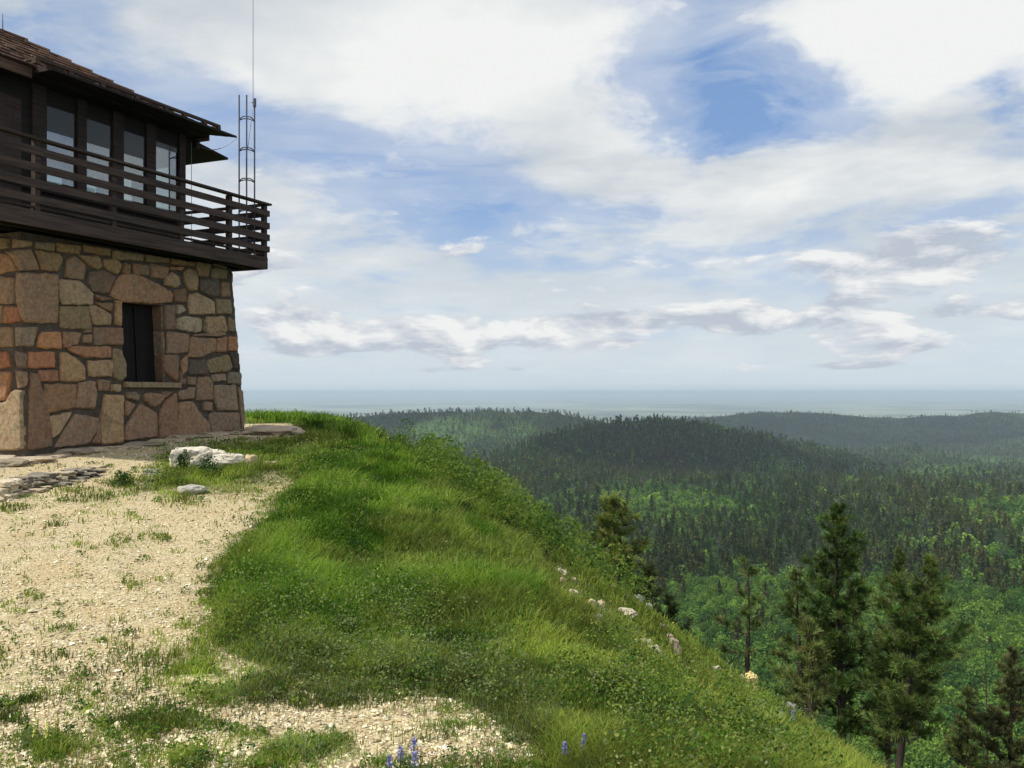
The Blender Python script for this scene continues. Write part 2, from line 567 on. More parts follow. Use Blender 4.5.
def mat_ground():
    m_, t, out = mat_new('ground_cover')
    geo = t.node('ShaderNodeNewGeometry')
    pos = geo.outputs['Position']
    z = t.attr('tint')
    zs = t.node('ShaderNodeSeparateColor'); t.put(zs.inputs[0], z)
    grav, turf, mead = zs.outputs[0], zs.outputs[1], zs.outputs[2]
    # gravel: crushed pale limestone over ochre dust
    v1 = t.node('ShaderNodeTexVoronoi'); t.put(v1.inputs['Vector'], pos); v1.inputs['Scale'].default_value = 42
    v2 = t.node('ShaderNodeTexVoronoi'); t.put(v2.inputs['Vector'], pos); v2.inputs['Scale'].default_value = 95
    sc = t.node('ShaderNodeSeparateColor'); t.put(sc.inputs[0], v1.outputs['Color'])
    sc2 = t.node('ShaderNodeSeparateColor'); t.put(sc2.inputs[0], v2.outputs['Color'])
    stone = t.mix(sc.outputs[0], (0.38, 0.30, 0.17), (0.72, 0.63, 0.42))
    stone2 = t.mix(sc2.outputs[0], (0.42, 0.33, 0.18), (0.66, 0.56, 0.35))
    big = t.noise(pos, 1.1, 5, 0.6)
    fine = t.noise(pos, 22, 4, 0.6)
    g = t.mix(t.sstep(fine, 0.4, 0.6), stone, stone2)
    g = t.mix(t.m('MULTIPLY', t.sstep(v1.outputs['Distance'], 0.45, 0.8), 0.5), g, (0.20, 0.145, 0.085))
    g = t.mix(t.m('MULTIPLY', t.sstep(big, 0.46, 0.66), 0.45), g, (0.44, 0.33, 0.17))
    # soil and thatch under the grass
    th = t.noise(pos, 9, 6, 0.65)
    s_ = t.mix(th, (0.028, 0.05, 0.012), (0.085, 0.12, 0.03))
    # forest floor and meadows far away
    fl = t.noise(pos, 0.06, 6, 0.65)
    ff = t.mix(t.sstep(fl, 0.35, 0.68), (0.012, 0.024, 0.010), (0.030, 0.052, 0.018))
    md = t.mix(t.noise(pos, 0.05, 6, 0.65), (0.030, 0.075, 0.018), (0.10, 0.165, 0.04))
    far = t.mix(mead, ff, md)
    # plains beyond the hills: fields, breaks and pine ridges as long patches
    pp = t.vm('MULTIPLY', pos, (0.00011, 0.00016, 0.0))
    pn = t.noise(t.vm('MULTIPLY', pp, (1.6, 1.0, 1.0)), 1.9, 8, 0.66, 0.3)
    pn2 = t.noise(t.vm('MULTIPLY', pos, (0.0008, 0.0012, 0.0)), 1.0, 5, 0.6)
    pl = t.mix(t.sstep(pn, 0.40, 0.62), (0.03, 0.055, 0.035), (0.36, 0.37, 0.25))
    pl = t.mix(t.m('MULTIPLY', t.sstep(pn2, 0.45, 0.6), 0.6), pl, (0.13, 0.17, 0.08))
    ln = t.vm('LENGTH', pos, out=1)
    far = t.mix(t.sstep(ln, 6500.0, 9500.0), far, pl)
    bare = t.m('MULTIPLY', t.sstep(t.noise(pos, 2.6, 4, 0.6), 0.52, 0.62), 0.75)
    s_ = t.mix(bare, s_, (0.24, 0.18, 0.10))
    c = t.mix(turf, far, s_)
    c = t.mix(grav, c, g)
    hgt = t.m('ADD', t.m('MULTIPLY', v1.outputs['Distance'], -0.6), t.m('MULTIPLY', v2.outputs['Distance'], -0.3))
    hgt = t.m('ADD', hgt, t.m('MULTIPLY', fine, 0.6))
    bm = t.bump(hgt, 0.75, 0.018)
    principled(t, out, c, 0.95, bm, 0.1)
    return m_


M_ground = mat_ground()


# ------------------------------------------------------------------ the ground, one sheet to the horizon
def build_ground():
    az_f = np.radians(np.arange(-37, 37.001, 0.125))
    az_b = np.radians(np.arange(39, 322, 2.5))
    A = np.concatenate([az_f, az_b])
    r = np.concatenate([[0.25, 0.6, 1.0, 1.5, 2.0], np.exp(np.arange(math.log(2.4), math.log(60), 0.0085)),
                        np.exp(np.arange(math.log(60), math.log(300), 0.02)),
                        np.exp(np.arange(math.log(300), math.log(8000), 0.010)),
                        np.exp(np.linspace(math.log(8000), math.log(450000), 46))])
    AA, RR = np.meshgrid(A, r)
    X = RR * np.sin(AA); Y = RR * np.cos(AA)
    Z = ground_rel(X, Y)
    gm = gravel_soft(X, Y, Z)
    # weeds eat into the gravel's edge
    turf = (1 - smooth01((RR - 70) / 60))
    mead = MEADOW(X, Y)
    nr, na = X.shape
    idx = np.arange(nr * na).reshape(nr, na)
    a0 = idx[:-1]; a1 = idx[1:]
    q = np.stack([a0, np.roll(a0, -1, 1), np.roll(a1, -1, 1), a1], -1).reshape(-1, 4)[:, ::-1]
    V = np.stack([X, Y, Z + EYE], -1).reshape(-1, 3)
    colr = np.stack([gm, turf, mead], -1).reshape(-1, 3)
    # centre cap
    V = np.vstack([V, [[0, 0, Z[0].mean() + EYE]]]); colr = np.vstack([colr, [[1, 1, 0]]])
    cidx = len(V) - 1
    tri = np.stack([np.full(na, cidx), np.roll(idx[0], -1), idx[0]], -1)
    o = mesh_np('ground', V, [q, tri], M_ground, color=colr, smooth=True)
    tag(o, kind='structure', label='grassy hilltop with a pale gravel path falling to forested hills and plains')
    return o


def MEADOW(X, Y):
    """0..1 where open green meadow or aspen floor shows between the dark pines"""
    r = np.hypot(X, Y)
    n = fbm(X / 170 + 7, Y / 300 + 1, 4)
    m_ = smooth01((n - 0.12) / 0.25) * (1 - .55 * smooth01((r - 2500) / 1500))
    # the brush-filled draw below the hill
    draw = 1 - smooth01((r - 560) / 90)
    m_ = m_ * (1 - draw) + .38 * draw
    a = np.clip(CX + F * X / np.maximum(Y, 1), -500, 1500)
    # clearings on the slopes
    for (cxp, R, wx, wr) in [(775, 1750, 32, 130), (960, 2050, 50, 200), (450, 3000, 60, 250), (900, 1500, 25, 60), (985, 3000, 45, 350), (690, 900, 40, 50), (1000, 1350, 50, 90)]:
        m_ = np.maximum(m_, np.exp(-((a - cxp) / wx) ** 2 - ((Y - R) / wr) ** 2) * 1.2 + n * .25)
    return np.clip(m_, 0, 1) * (r > 60)


build_ground()
#--PART2--
# ------------------------------------------------------------------ the lookout tower
U2 = np.array([0.4104, 0.9119]); N2 = np.array([0.9119, -0.4104])
O2 = np.array([-7.66, 14.4])


def W(a, b, z):
    """a along the long visible side (away from us), b outward from it, z relative to the eye"""
    p = O2 + a * U2 + b * N2
    return (p[0], p[1], z + EYE)


def wood_mat(name, c0, c1, scale=1.0, rough=0.75):
    m_, t, out = mat_new(name)
    co = objco(t)
    # grain runs along the boards: stretch the noise along world z-free axes by rotating into the tower's frame
    mp = t.node('ShaderNodeMapping', vector_type='TEXTURE'); t.put(mp.inputs[0], co)
    mp.inputs['Rotation'].default_value = (0, 0, math.atan2(U2[1], U2[0]))
    mp.inputs['Scale'].default_value = (0.6 / scale, 0.03 / scale, 0.03 / scale)
    n = t.noise(mp.outputs[0], 1.0, 5, 0.6)
    n2 = t.noise(co, 1.3, 4, 0.6)
    c = t.mix(t.sstep(n, 0.3, 0.7), c0, c1)
    c = t.mix(1.0, c, t.mix(n2, (0.7, 0.7, 0.7), (1.3, 1.3, 1.3)), 'MULTIPLY')
    c = t.mix(1.0, c, t.attr('tint'), 'MULTIPLY')
    principled(t, out, c, rough, t.bump(n, 0.4, 0.003), 0.25)
    return m_


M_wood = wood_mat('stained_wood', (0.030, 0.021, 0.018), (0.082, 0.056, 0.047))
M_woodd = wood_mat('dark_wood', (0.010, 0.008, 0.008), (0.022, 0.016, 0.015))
M_shake = wood_mat('cedar_shakes', (0.17, 0.10, 0.07), (0.33, 0.21, 0.15), 1.0, 0.9)


def stone_mat():
    m_, t, out = mat_new('sandstone')
    co = objco(t)
    c = t.attr('tint')
    n = t.noise(co, 17, 6, 0.6); n2 = t.noise(co, 3.1, 5, 0.6, 0.6); n3 = t.noise(t.vm('ADD', co, (7, 3, 1)), 5.5, 5, 0.65)
    c = t.mix(t.m('MULTIPLY', t.sstep(n3, 0.50, 0.66), 0.55), c, (0.25, 0.13, 0.07))
    c = t.mix(t.m('MULTIPLY', t.sstep(n2, 0.52, 0.68), 0.55), c, (0.17, 0.15, 0.11))
    c = t.mix(1.0, c, t.mix(t.sstep(n, 0.33, 0.66), (0.78, 0.78, 0.78), (1.18, 1.18, 1.18)), 'MULTIPLY')
    h = t.m('ADD', t.m('MULTIPLY', n, 0.5), t.m('MULTIPLY', n2, 1.2))
    principled(t, out, c, 0.92, t.bump(h, 0.8, 0.03), 0.15)
    return m_


M_stone = stone_mat()
M_lime = mat_tint('limestone', rough=0.9, nscale=14, bumpd=0.02, vary=0.2, bstr=0.7)
M_mortar = mat_tint('mortar', rough=0.95, nscale=25, bumpd=0.01, vary=0.3)


def mat_metal(name, c, rough=0.5):
    m_, t, out = mat_new(name)
    n = t.noise(objco(t), 14, 4, 0.6)
    principled(t, out, t.mix(n, tuple(x * .7 for x in c), tuple(x * 1.25 for x in c)), rough, None, 0.4, 0.7)
    return m_


M_metal = mat_metal('galvanised_steel', (0.13, 0.14, 0.17))


def mat_glass():
    m_, t, out = mat_new('window_glass')
    tr = t.node('ShaderNodeBsdfTransparent'); tr.inputs['Color'].default_value = (0.72, 0.77, 0.76, 1)
    gl = t.node('ShaderNodeBsdfGlossy'); gl.inputs['Roughness'].default_value = 0.03
    gl.inputs['Color'].default_value = (0.9, 0.95, 1, 1)
    mx = t.node('ShaderNodeMixShader'); mx.inputs[0].default_value = 0.2
    t.l.new(tr.outputs[0], mx.inputs[1]); t.l.new(gl.outputs[0], mx.inputs[2])
    t.l.new(mx.outputs[0], out.inputs['Surface'])
    return m_


M_glass = mat_glass()
_m, _t, _o = mat_new('glossy_dark')
principled(_t, _o, _t.mix(_t.noise(objco(_t), 2.0, 3, 0.5), (0.012, 0.014, 0.013), (0.030, 0.034, 0.030)), 0.12, None, 0.5)
M_gloss_dark = _m

tower = empty('lookout_tower', W(2.4, -2.4, -0.9))
tag(tower, 'fire lookout with a rough stone base, dark wooden balcony under a shake roof', 'lookout tower')
TI = tower.matrix_world.copy()


def adopt(o):
    """keep world placement of meshes whose coordinates are written in world space"""
    o.matrix_parent_inverse = Matrix.Translation(tower.location).inverted()
    return o


ZT, ZB = 2.50, -1.5
BAT = 0.2 / 3.5     # outward lean per metre of drop
BATU = 0.08 / 3.5


def wall_pt(a, z, out=0.0):
    return W(a, (ZT - z) * BAT + out, z)


def wallu_pt(b, z, out=0.0):
    """near end wall, b runs from the corner away from the long side"""
    return W(-(ZT - z) * BATU - out, b, z)


AL, BL = 4.77, 5.4
FB = (ZT - ZB) * BAT; FU = (ZT - ZB) * BATU; FF = (ZT - ZB) * 0.04


def ray_face(px, py):
    """where the sight line of a pixel meets the long battered wall -> (a, z)"""
    k = (px - CX) / F; e = (HY - py) / F
    # O2 + a U + b N = Y (k,1), z = e Y, b = (ZT - z) BAT
    A = np.array([[U2[0], -k - N2[0] * BAT * e], [U2[1], -1 - N2[1] * BAT * e]])
    rhs = -(O2 + N2 * ZT * BAT)
    a, y = np.linalg.solve(A, rhs)
    return a, e * y


def ray_end(px, py):
    k = (px - CX) / F; e = (HY - py) / F
    # O2 - (ZT-z) BATU U + b N = Y(k,1)
    A = np.array([[N2[0], -k + U2[0] * BATU * e], [N2[1], -1 + U2[1] * BATU * e]])
    rhs = -(O2 - U2 * ZT * BATU)
    b, y = np.linalg.solve(A, rhs)
    return b, e * y


# window opening in the long wall
oa0, _ = ray_face(122, 340); oa1, _ = ray_face(163, 340)
oz1 = ray_face(140, 303)[1]; oz0 = ray_face(140, 382)[1]
REC = 0.26
mb = MB()
mc = (0.085, 0.068, 0.053)


def grid_face(P, As, Zs, skip):
    for i in range(len(As) - 1):
        for j in range(len(Zs) - 1):
            if (i, j) in skip: continue
            mb.add([P(As[i], Zs[j]), P(As[i + 1], Zs[j]), P(As[i + 1], Zs[j + 1]), P(As[i], Zs[j + 1])], [(0, 1, 2, 3)], mc)


# core body of the wall (mortar), face with the opening left out
bot = ZB
A0 = lambda z: -(ZT - z) * BATU
A1 = lambda z: AL + (ZT - z) * BAT
for (za, zb) in ((bot, oz0), (oz0, oz1), (oz1, ZT)):
    segs = [(A0, lambda z: oa0), (lambda z: oa0, lambda z: oa1), (lambda z: oa1, A1)]
    for k, (l, r_) in enumerate(segs):
        if k == 1 and za == oz0: continue
        mb.add([wall_pt(l(za), za), wall_pt(r_(za), za), wall_pt(r_(zb), zb), wall_pt(l(zb), zb)], [(0, 1, 2, 3)], mc)
ins = lambda a, z: (lambda p: (p[0] - N2[0] * REC, p[1] - N2[1] * REC, p[2]))(wall_pt(a, z))
q = [wall_pt(oa0, oz0), wall_pt(oa1, oz0), wall_pt(oa1, oz1), wall_pt(oa0, oz1)]
qi = [ins(oa0, oz0), ins(oa1, oz0), ins(oa1, oz1), ins(oa0, oz1)]
rc = (0.16, 0.11, 0.085)
for i in range(4):
    j = (i + 1) % 4
    mb.add([q[i], q[j], qi[j], qi[i]], [(0, 1, 2, 3)], rc)
# other three sides and the top
B1 = lambda z: -BL - (ZT - z) * 0.04
c00 = lambda z: W(A0(z), (ZT - z) * BAT, z); c01 = lambda z: W(A0(z), B1(z), z)
c10 = lambda z: W(A1(z), (ZT - z) * BAT, z); c11 = lambda z: W(A1(z), B1(z), z)
for p, r_ in ((c01, c00), (c10, c11), (c11, c01)):
    mb.add([p(bot), r_(bot), r_(ZT), p(ZT)], [(0, 1, 2, 3)], mc)
mb.add([c00(ZT), c10(ZT), c11(ZT), c01(ZT)], [(0, 1, 2, 3)], mc)

BR = (0.215, 0.148, 0.098); DB = (0.155, 0.105, 0.075); OC = (0.285, 0.215, 0.130); GY = (0.195, 0.158, 0.115); RD = (0.27, 0.120, 0.070); OR = (0.31, 0.165, 0.090)
LT = (0.32, 0.265, 0.175); GN = (0.205, 0.160, 0.088); DG = (0.072, 0.066, 0.060); BK = (0.02, 0.02, 0.022)
# outlines of the stones, in the frame of an enlarged crop (3.2 x, top at row 220) of the photograph
ST = [
    (GN, '0,55 33,57 35,90 0,95'), (GN, '43,62 100,67 95,87 43,91'), (GN, '108,70 172,72 172,102 112,95'), (GN, '177,72 255,82 252,110 180,102'),
    (GN, '262,80 350,92 348,118 265,102'), (GN, '357,98 455,110 455,132 360,126'), (GN, '464,112 540,122 538,139 466,135'), (GN, '546,124 620,136 620,149 546,143'),
    (GN, '628,133 672,140 669,160 628,153'), (GN, '680,140 722,148 724,158 692,150'),
    (BR, '0,104 0,175 34,165 60,160 42,110'), (BR, '14,102 94,91 122,160 66,164 36,112'), (GN, '107,97 185,107 199,121 183,165 130,162'),
    (BR, '210,125 234,112 272,143 265,192 205,185'), (GN, '247,112 315,115 325,148 311,161 278,145'), (GN, '326,126 366,122 387,142 375,176 345,166 328,150'),
    (GN, '390,138 415,140 415,176 388,172'), (BR, '420,138 474,142 477,178 424,178'), (BR, '478,140 535,150 532,190 482,186'),
    (OR, '540,150 588,150 580,163 542,160'), (DB, '282,168 325,160 367,180 345,235 295,232 280,200'), (OC, '183,192 250,193 295,233 295,270 200,272 187,245'),
    (BR, '55,172 180,175 182,328 78,328 57,265'), (BR, '0,180 52,184 52,268 0,270'), (DB, '302,237 360,254 320,262 303,250'), (DB, '300,263 360,266 353,295 310,275'),
    (OC, '281,277 300,272 352,300 350,336 296,336 281,300'), (OC, '364,257 385,257 385,340 366,336'), (GN, '188,277 277,277 280,300 290,341 285,352 193,346'),
    (RD, '18,277 62,275 70,325 14,333'), (OC, '0,272 12,275 9,330 0,331'), (GY, '0,343 46,344 50,406 0,406'), (GY, '51,345 116,341 111,372 105,405 54,405'),
    (OR, '120,370 131,358 190,357 196,412 150,414 115,410'), (BR, '194,358 256,360 246,400 200,412'), (BR, '262,368 290,362 292,395 262,396'), (DB, '296,345 388,345 390,400 298,402'),
    (OR, '213,410 230,403 350,405 352,440 270,442 226,425'), (GN, '357,412 385,414 402,460 400,502 385,516 360,506'),
    (OC, '191,424 210,424 265,462 272,510 240,518 191,515'), (OC, '278,450 356,448 356,502 284,503'), (RD, '87,422 170,420 173,472 84,475'), (RD, '0,420 30,422 44,470 0,478'),
    (DB, '48,420 84,424 80,476 58,472'), (RD, '118,481 180,478 186,516 122,520'), (OR, '0,486 44,486 30,560 18,576 0,580'), (BR, '50,484 84,484 84,530 60,540'),
    (OC, '0,586 22,582 36,556 50,545 80,545 84,728 60,733 0,735'), (DB, '92,492 116,492 136,560 152,600 162,722 90,732'),
    (BR, '138,525 243,525 235,602 145,618 134,570'), (BR, '248,520 300,514 308,560 300,605 238,602'), (BR, '306,512 350,512 347,546 312,551'), (OC, '148,632 225,612 190,680 165,700'),
    (BR, '236,622 309,632 311,660 284,712 240,722 172,729 196,680'), (OC, '330,560 392,562 391,712 318,716 320,640'), (BR, '312,640 322,600 314,716 288,716'),
    (OC, '350,525 384,525 384,550 352,550'), (GY, '398,553 430,548 448,560 440,582 404,573'), (BR, '397,577 430,588 408,627 398,625'), (BR, '455,560 480,552 526,560 515,585 492,601 460,580'),
    (BR, '446,588 500,618 502,692 397,706 399,660'), (DB, '524,580 560,552 565,600 563,692 508,699 508,620'), (BR, '568,548 618,534 618,572 571,576'),
    (BR, '568,588 612,580 640,620 668,655 668,686 567,692'), (BR, '630,505 665,500 678,520 676,576 624,578'), (BR, '597,502 625,502 622,530 597,528'), (BR, '645,582 677,581 677,612 650,610'),
    (GY, '681,530 750,528 757,608 696,611 681,570'), (BR, '666,625 674,616 760,615 763,672 672,684'), (GY, '758,535 772,545 780,640 769,672 763,600'),
    (GY, '672,495 718,490 720,515 678,520'), (GY, '725,488 768,487 771,528 726,525'), (DG, '600,450 650,445 662,470 658,495 600,497'), (GN, '660,450 725,430 740,470 730,484 672,491 655,470'),
    (BK, '729,424 759,424 765,480 745,481'), (OR, '690,380 722,372 722,422 689,424'), (OR, '727,375 753,372 759,400 757,420 728,420'), (BR, '605,375 685,378 684,420 640,440 600,440'),
    (BR, '532,362 540,358 600,365 597,424 570,428 532,428'), (DB, '520,432 570,432 568,500 562,518 524,490'), (BR, '575,455 594,430 597,480 580,500'), (DB, '525,275 556,270 560,350 525,352'),
    (LT, '561,272 580,270 594,290 562,306'), (LT, '563,318 590,308 640,315 641,355 620,362 563,350'), (OC, '656,310 715,308 725,345 720,360 656,362'), (GY, '728,310 745,318 748,360 730,358'),
    (OC, '600,240 625,232 680,262 682,302 606,303 598,270'), (GN, '686,254 735,255 738,301 689,301'), (DG, '635,190 695,187 701,240 680,249 640,230'), (GY, '704,200 730,199 733,245 706,248'),
    (GN, '673,158 690,151 725,160 722,190 675,188'), (GY, '625,145 668,152 665,183 632,182'), (OC, '585,170 600,155 622,160 632,195 628,225 602,226 588,200'),
    (OC, '520,185 545,165 570,180 576,205 565,218 525,212'), (DB, '552,225 590,215 596,262 580,266 556,264'), (BR, '350,245 375,185 400,172 450,180 520,215 548,235 545,263 490,267 390,262'),
    (DB, '644,318 652,318 653,360 644,360'), (GY, '597,536 622,534 617,556 620,570 604,572'), (BR, '682,345 722,366 688,374 640,372'), (DB, '505,560 520,548 552,548 524,572'),
    (DB, '570,478 576,505 592,506 590,528 570,528'), (GY, '270,352 290,350 290,358 262,362'), (DB, '646,362 686,366 640,372 604,370'), (OR, '560,625 566,640 566,690 560,690'),
]
rs = np.random.default_rng(5)


def stone(P, poly, c, h=0.05):
    """one stone: rounded outline raised from the mortar with an uneven face"""
    p = np.array(poly, float)
    cen = p.mean(0)
    # resample with slight wobble
    pts = []
    n = len(p)
    for i in range(n):
        a = p[i]; b = p[(i + 1) % n]
        L = np.linalg.norm(b - a); k = max(2, int(L / 0.07))
        for j in range(k):
            t = (j + (0.18 if j == 0 else 0)) / k
            q_ = a + (b - a) * t
            if 0 < j: q_ = q_ + rs.normal(0, 0.006, 2)
            pts.append(q_)
    pts = np.array(pts)
    # cut the very corner
    d_ = pts - cen
    r_ = np.linalg.norm(d_, axis=1, keepdims=True)
    rings = [(1.0, -0.02, 0), (1 - 0.008 / np.maximum(r_, .03), h * .55, 0), (1 - 0.03 / np.maximum(r_, .06), h * .95, .003), (0.72, h * 1.02, .003)]
    tilt = rs.normal(0, 0.012, 2) / 0.25
    vs = []; m_ = len(pts)
    for s_, hh, ns in rings:
        q_ = cen + d_ * s_ * 1.045
        for k in range(m_):
            o_ = hh + (tilt @ (q_[k] - cen) if hh > 0 else 0) * min(1, hh / h) * .5 + rs.normal(0, 1) * ns
            vs.append(P(q_[k][0], q_[k][1], max(o_, -0.03)))
    vs.append(P(cen[0], cen[1], h * 1.03))
    fs = []
    for r0 in range(3):
        for k in range(m_):
            k2 = (k + 1) % m_
            fs.append((r0 * m_ + k, r0 * m_ + k2, (r0 + 1) * m_ + k2, (r0 + 1) * m_ + k))
    for k in range(m_):
        fs.append((3 * m_ + k, 3 * m_ + (k + 1) % m_, 4 * m_))
    mb2.add(vs, fs, c)


mb2 = MB()
for c, s_ in ST:
    pp = [tuple(float(x) for x in w.split(',')) for w in s_.split()]
    pp = [(x / 3.2, 220 + y / 3.2) for x, y in pp]
    cxp = sum(x for x, _ in pp) / len(pp)
    j = rs.normal(1, 0.07); w_ = rs.normal(0, .05); c = tuple(.8 * x + .2 * y for x, y in zip(c, BR))
    c2 = (c[0] * 1.32 * j * (1 + w_), c[1] * 1.24 * j, c[2] * 1.27 * j * (.92 - w_))
    edge = 20 + (pp[0][1] - 300) * 0.04
    if cxp < edge - 2:
        poly = [ray_end(x, y) for x, y in pp]
        poly = [(min(b, -0.01 + 0.2 * (ZT - z) / 3.5), z) for b, z in poly]
        stone(wallu_pt, poly, c2, 0.05)
    else:
        stone(wall_pt, [ray_face(x, y) for x, y in pp], c2, 0.055)


def rubble(P, s0, s1, z0, z1):
    """random coursed rubble for the sides the photograph does not show"""
    z = z0
    while z < z1 - 0.05:
        hh = min(rs.uniform(0.22, 0.42), z1 - z)
        s = s0 + rs.uniform(-.1, 0)
        while s < s1 - 0.04:
            w = min(rs.uniform(0.2, 0.6), s1 - s)
            g = 0.014; j = lambda: rs.normal(0, 0.018)
            a_ = max(s, s0) + g
            poly = [(a_, z + g + j() * .5), (s + w - g, z + g + j() * .5), (s + w - g + j(), z + hh * .6), (s + w - g, z + hh - g), (a_ + w * .4, z + hh - g + j() * .5), (a_, z + hh - g)]
            cc = [BR, DB, OC, GY, OR, GN][rs.integers(6)]
            stone(P, poly, tuple(x * rs.normal(1, .08) for x in cc), 0.05)
            s += w
        z += hh


rubble(wallu_pt, -BL, -0.52, -1.3, ZT - .02)
rubble(lambda s, z, o: W(A1(z) + o, s + (ZT - z) * BAT * 0.9, z), -BL, 0.0, -1.3, ZT - .02)
rubble(lambda s, z, o: W(s, B1(z) - o, z), 0.0, AL, -1.3, ZT - .02)
# stones of the window reveal
for k in range(3):
    z_a = oz0 + k * (oz1 - oz0) / 3 + .01; z_b = oz0 + (k + 1) * (oz1 - oz0) / 3 - .01
    stone(lambda s, z, o: (lambda p: (p[0] - N2[0] * s - U2[0] * o, p[1] - N2[1] * s - U2[1] * o, p[2]))(wall_pt(oa1, z)), [(0.0, z_a), (REC, z_a), (REC, z_b), (0.0, z_b)], [DB, BR, DB][k], 0.02)

wall = adopt(mb.build('wall', M_mortar, tower))
w2 = mb2.build('stonework', M_stone, wall)
# sill slab
ms = MB()
zs1 = oz0; zs0 = oz0 - 0.10
for (al, ar) in ((oa0 - 0.02, oa0 + 0.34), (oa0 + 0.352, oa1 + 0.36)):
    ms.hexa([wall_pt(al, zs0, .07), wall_pt(ar, zs0, .06), wall_pt(ar, zs0, -.20), wall_pt(al, zs0, -.20),
             wall_pt(al, zs1 + .003, .075), wall_pt(ar, zs1 - .008, .07), wall_pt(ar, zs1, -.20), wall_pt(al, zs1, -.20)], OC)
adopt(ms.build('window_sill', M_stone, tower, bevel=0.012))
# boarded shutter deep in the opening
ms = MB()
nb = 5
for k in range(nb):
    x0 = oa0 + (oa1 - oa0) * k / nb; x1 = oa0 + (oa1 - oa0) * (k + 1) / nb - .008
    f0 = lambda a, z, o: wall_pt(a, z, -REC + o)
    ms.hexa([f0(x0, oz0, .05), f0(x1, oz0, .05), f0(x1, oz0, .01), f0(x0, oz0, .01), f0(x0, oz1, .05), f0(x1, oz1, .05), f0(x1, oz1, .01), f0(x0, oz1, .01)], (.55, .5, .55))
for a_ in (oa0 + .04, (oa0 + oa1) / 2):
    ms.hexa([f0(a_, oz0, .08), f0(a_ + .06, oz0, .08), f0(a_ + .06, oz0, .052), f0(a_, oz0, .052), f0(a_, oz1, .08), f0(a_ + .06, oz1, .08), f0(a_ + .06, oz1, .052), f0(a_, oz1, .052)], (.45, .4, .45))
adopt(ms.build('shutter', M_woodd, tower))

# ---- balcony
DB_, DA1, DA0, DBB = 0.52, 5.278, -1.35, -6.35      # outer b, far a, near a, back b


def box_w(m_, a0, a1, b0, b1, z0, z1, c=(1, 1, 1)):
    m_.hexa([W(a0, b0, z0), W(a1, b0, z0), W(a1, b1, z0), W(a0, b1, z0), W(a0, b0, z1), W(a1, b0, z1), W(a1, b1, z1), W(a0, b1, z1)], c)


mb = MB()
k = 0
a = DA0 + .05
while a < DA1 - .06:
    box_w(mb, a, min(a + .14, DA1 - .045), DBB + .05, DB_ - .05, 2.70, 2.74, (1, 1, 1) if k % 2 else (.85, .85, .85)); a += .148; k += 1
bb = DBB + .2
while bb < DB_ - .1:
    box_w(mb, DA0 + .05, DA1 - .05, bb, bb + .05, 2.53, 2.698, (.8, .8, .8)); bb += .42
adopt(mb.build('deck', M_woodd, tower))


def ring_boards(name, z0, z1, out, th, mat, inset=0.0, c=(1, 1, 1), parent=tower, bev=0.004):
    m_ = MB()
    o = out; t_ = th
    box_w(m_, DA0 - o, DA1 + o, DB_ + o - t_, DB_ + o, z0, z1, c)
    box_w(m_, DA0 - o, DA1 + o, DBB - o, DBB - o + t_, z0, z1, c)
    box_w(m_, DA1 + o - t_ - .0, DA1 + o - .0, DBB - o + t_ + .002, DB_ + o - t_ - .002, z0, z1, c)
    box_w(m_, DA0 - o, DA0 - o + t_, DBB - o + t_ + .002, DB_ + o - t_ - .002, z0, z1, c)
    o_ = m_.build(name, mat, parent, bevel=bev)
    return adopt(o_) if parent is tower else o_


fas = ring_boards('fascia', 2.52, 2.765, 0.0, 0.05, M_wood)
ring_boards('ledger', 2.80, 2.84, -0.03, 0.04, M_wood, c=(.8, .8, .8))
for i, (z0, z1) in enumerate([(2.87, 2.99), (3.105, 3.235), (3.35, 3.475), (3.605, 3.725)]):
    ring_boards('railing_board', z0, z1, 0.03, 0.035, M_wood, c=[(1, 1, 1), (.93, .93, .93), (1.08, 1.05, 1.05), (.96, .96, .98)][i])
ring_boards('top_rail', 3.835, 3.875, 0.06, 0.13, M_wood, c=(.9, .9, .95))
posts = []
for a in (5.225, 4.18, 2.9, 1.36, -.1, -1.28): posts += [(a, DB_ - .055), (a, DBB + .055)]
for b in (-.9, -2.3, -3.7, -5.0): posts += [(DA1 - .055, b), (DA0 + .055, b)]
for a, b in posts:
    m_ = MB(); box_w(m_, a - .045, a + .045, b - .045, b + .045, 2.742, 3.834)
    adopt(m_.build('railing_post', M_wood, tower))

# ---- cab
CA0, CA1, CB0, CB1 = -.347, 4.15, -5.105, -.675
GZ0, GZ1, WT = 3.45, 4.86, 5.17
wn = [(-3.06, -2.54), (-2.246, -1.762), (-1.42, -.967), (-.64, -.07)]
wins_n = [(4.083 + a - .03, 4.083 + b + .05) for a, b in wn]


def wall_with_windows(m_, P, s0, s1, wins, z0=2.742, z1=WT):
    """P(s, depth, z); window openings cut by building the wall around them"""
    def bx(sa, sb, za, zb, d0=0.0, d1=0.10, c=(1, 1, 1)):
        m_.hexa([P(sa, d0, za), P(sb, d0, za), P(sb, d1, za), P(sa, d1, za), P(sa, d0, zb), P(sb, d0, zb), P(sb, d1, zb), P(sa, d1, zb)], c)
    bx(s0, s1, z0, GZ0); bx(s0, s1, GZ1, z1)
    e = s0
    for (x0, x1) in wins:
        bx(e, x0, GZ0, GZ1); e = x1
    bx(e, s1, GZ0, GZ1)
    # sill rail proud of the wall
    bx(s0, s1, GZ0 - .09, GZ0 - .03, -.04, -.002)


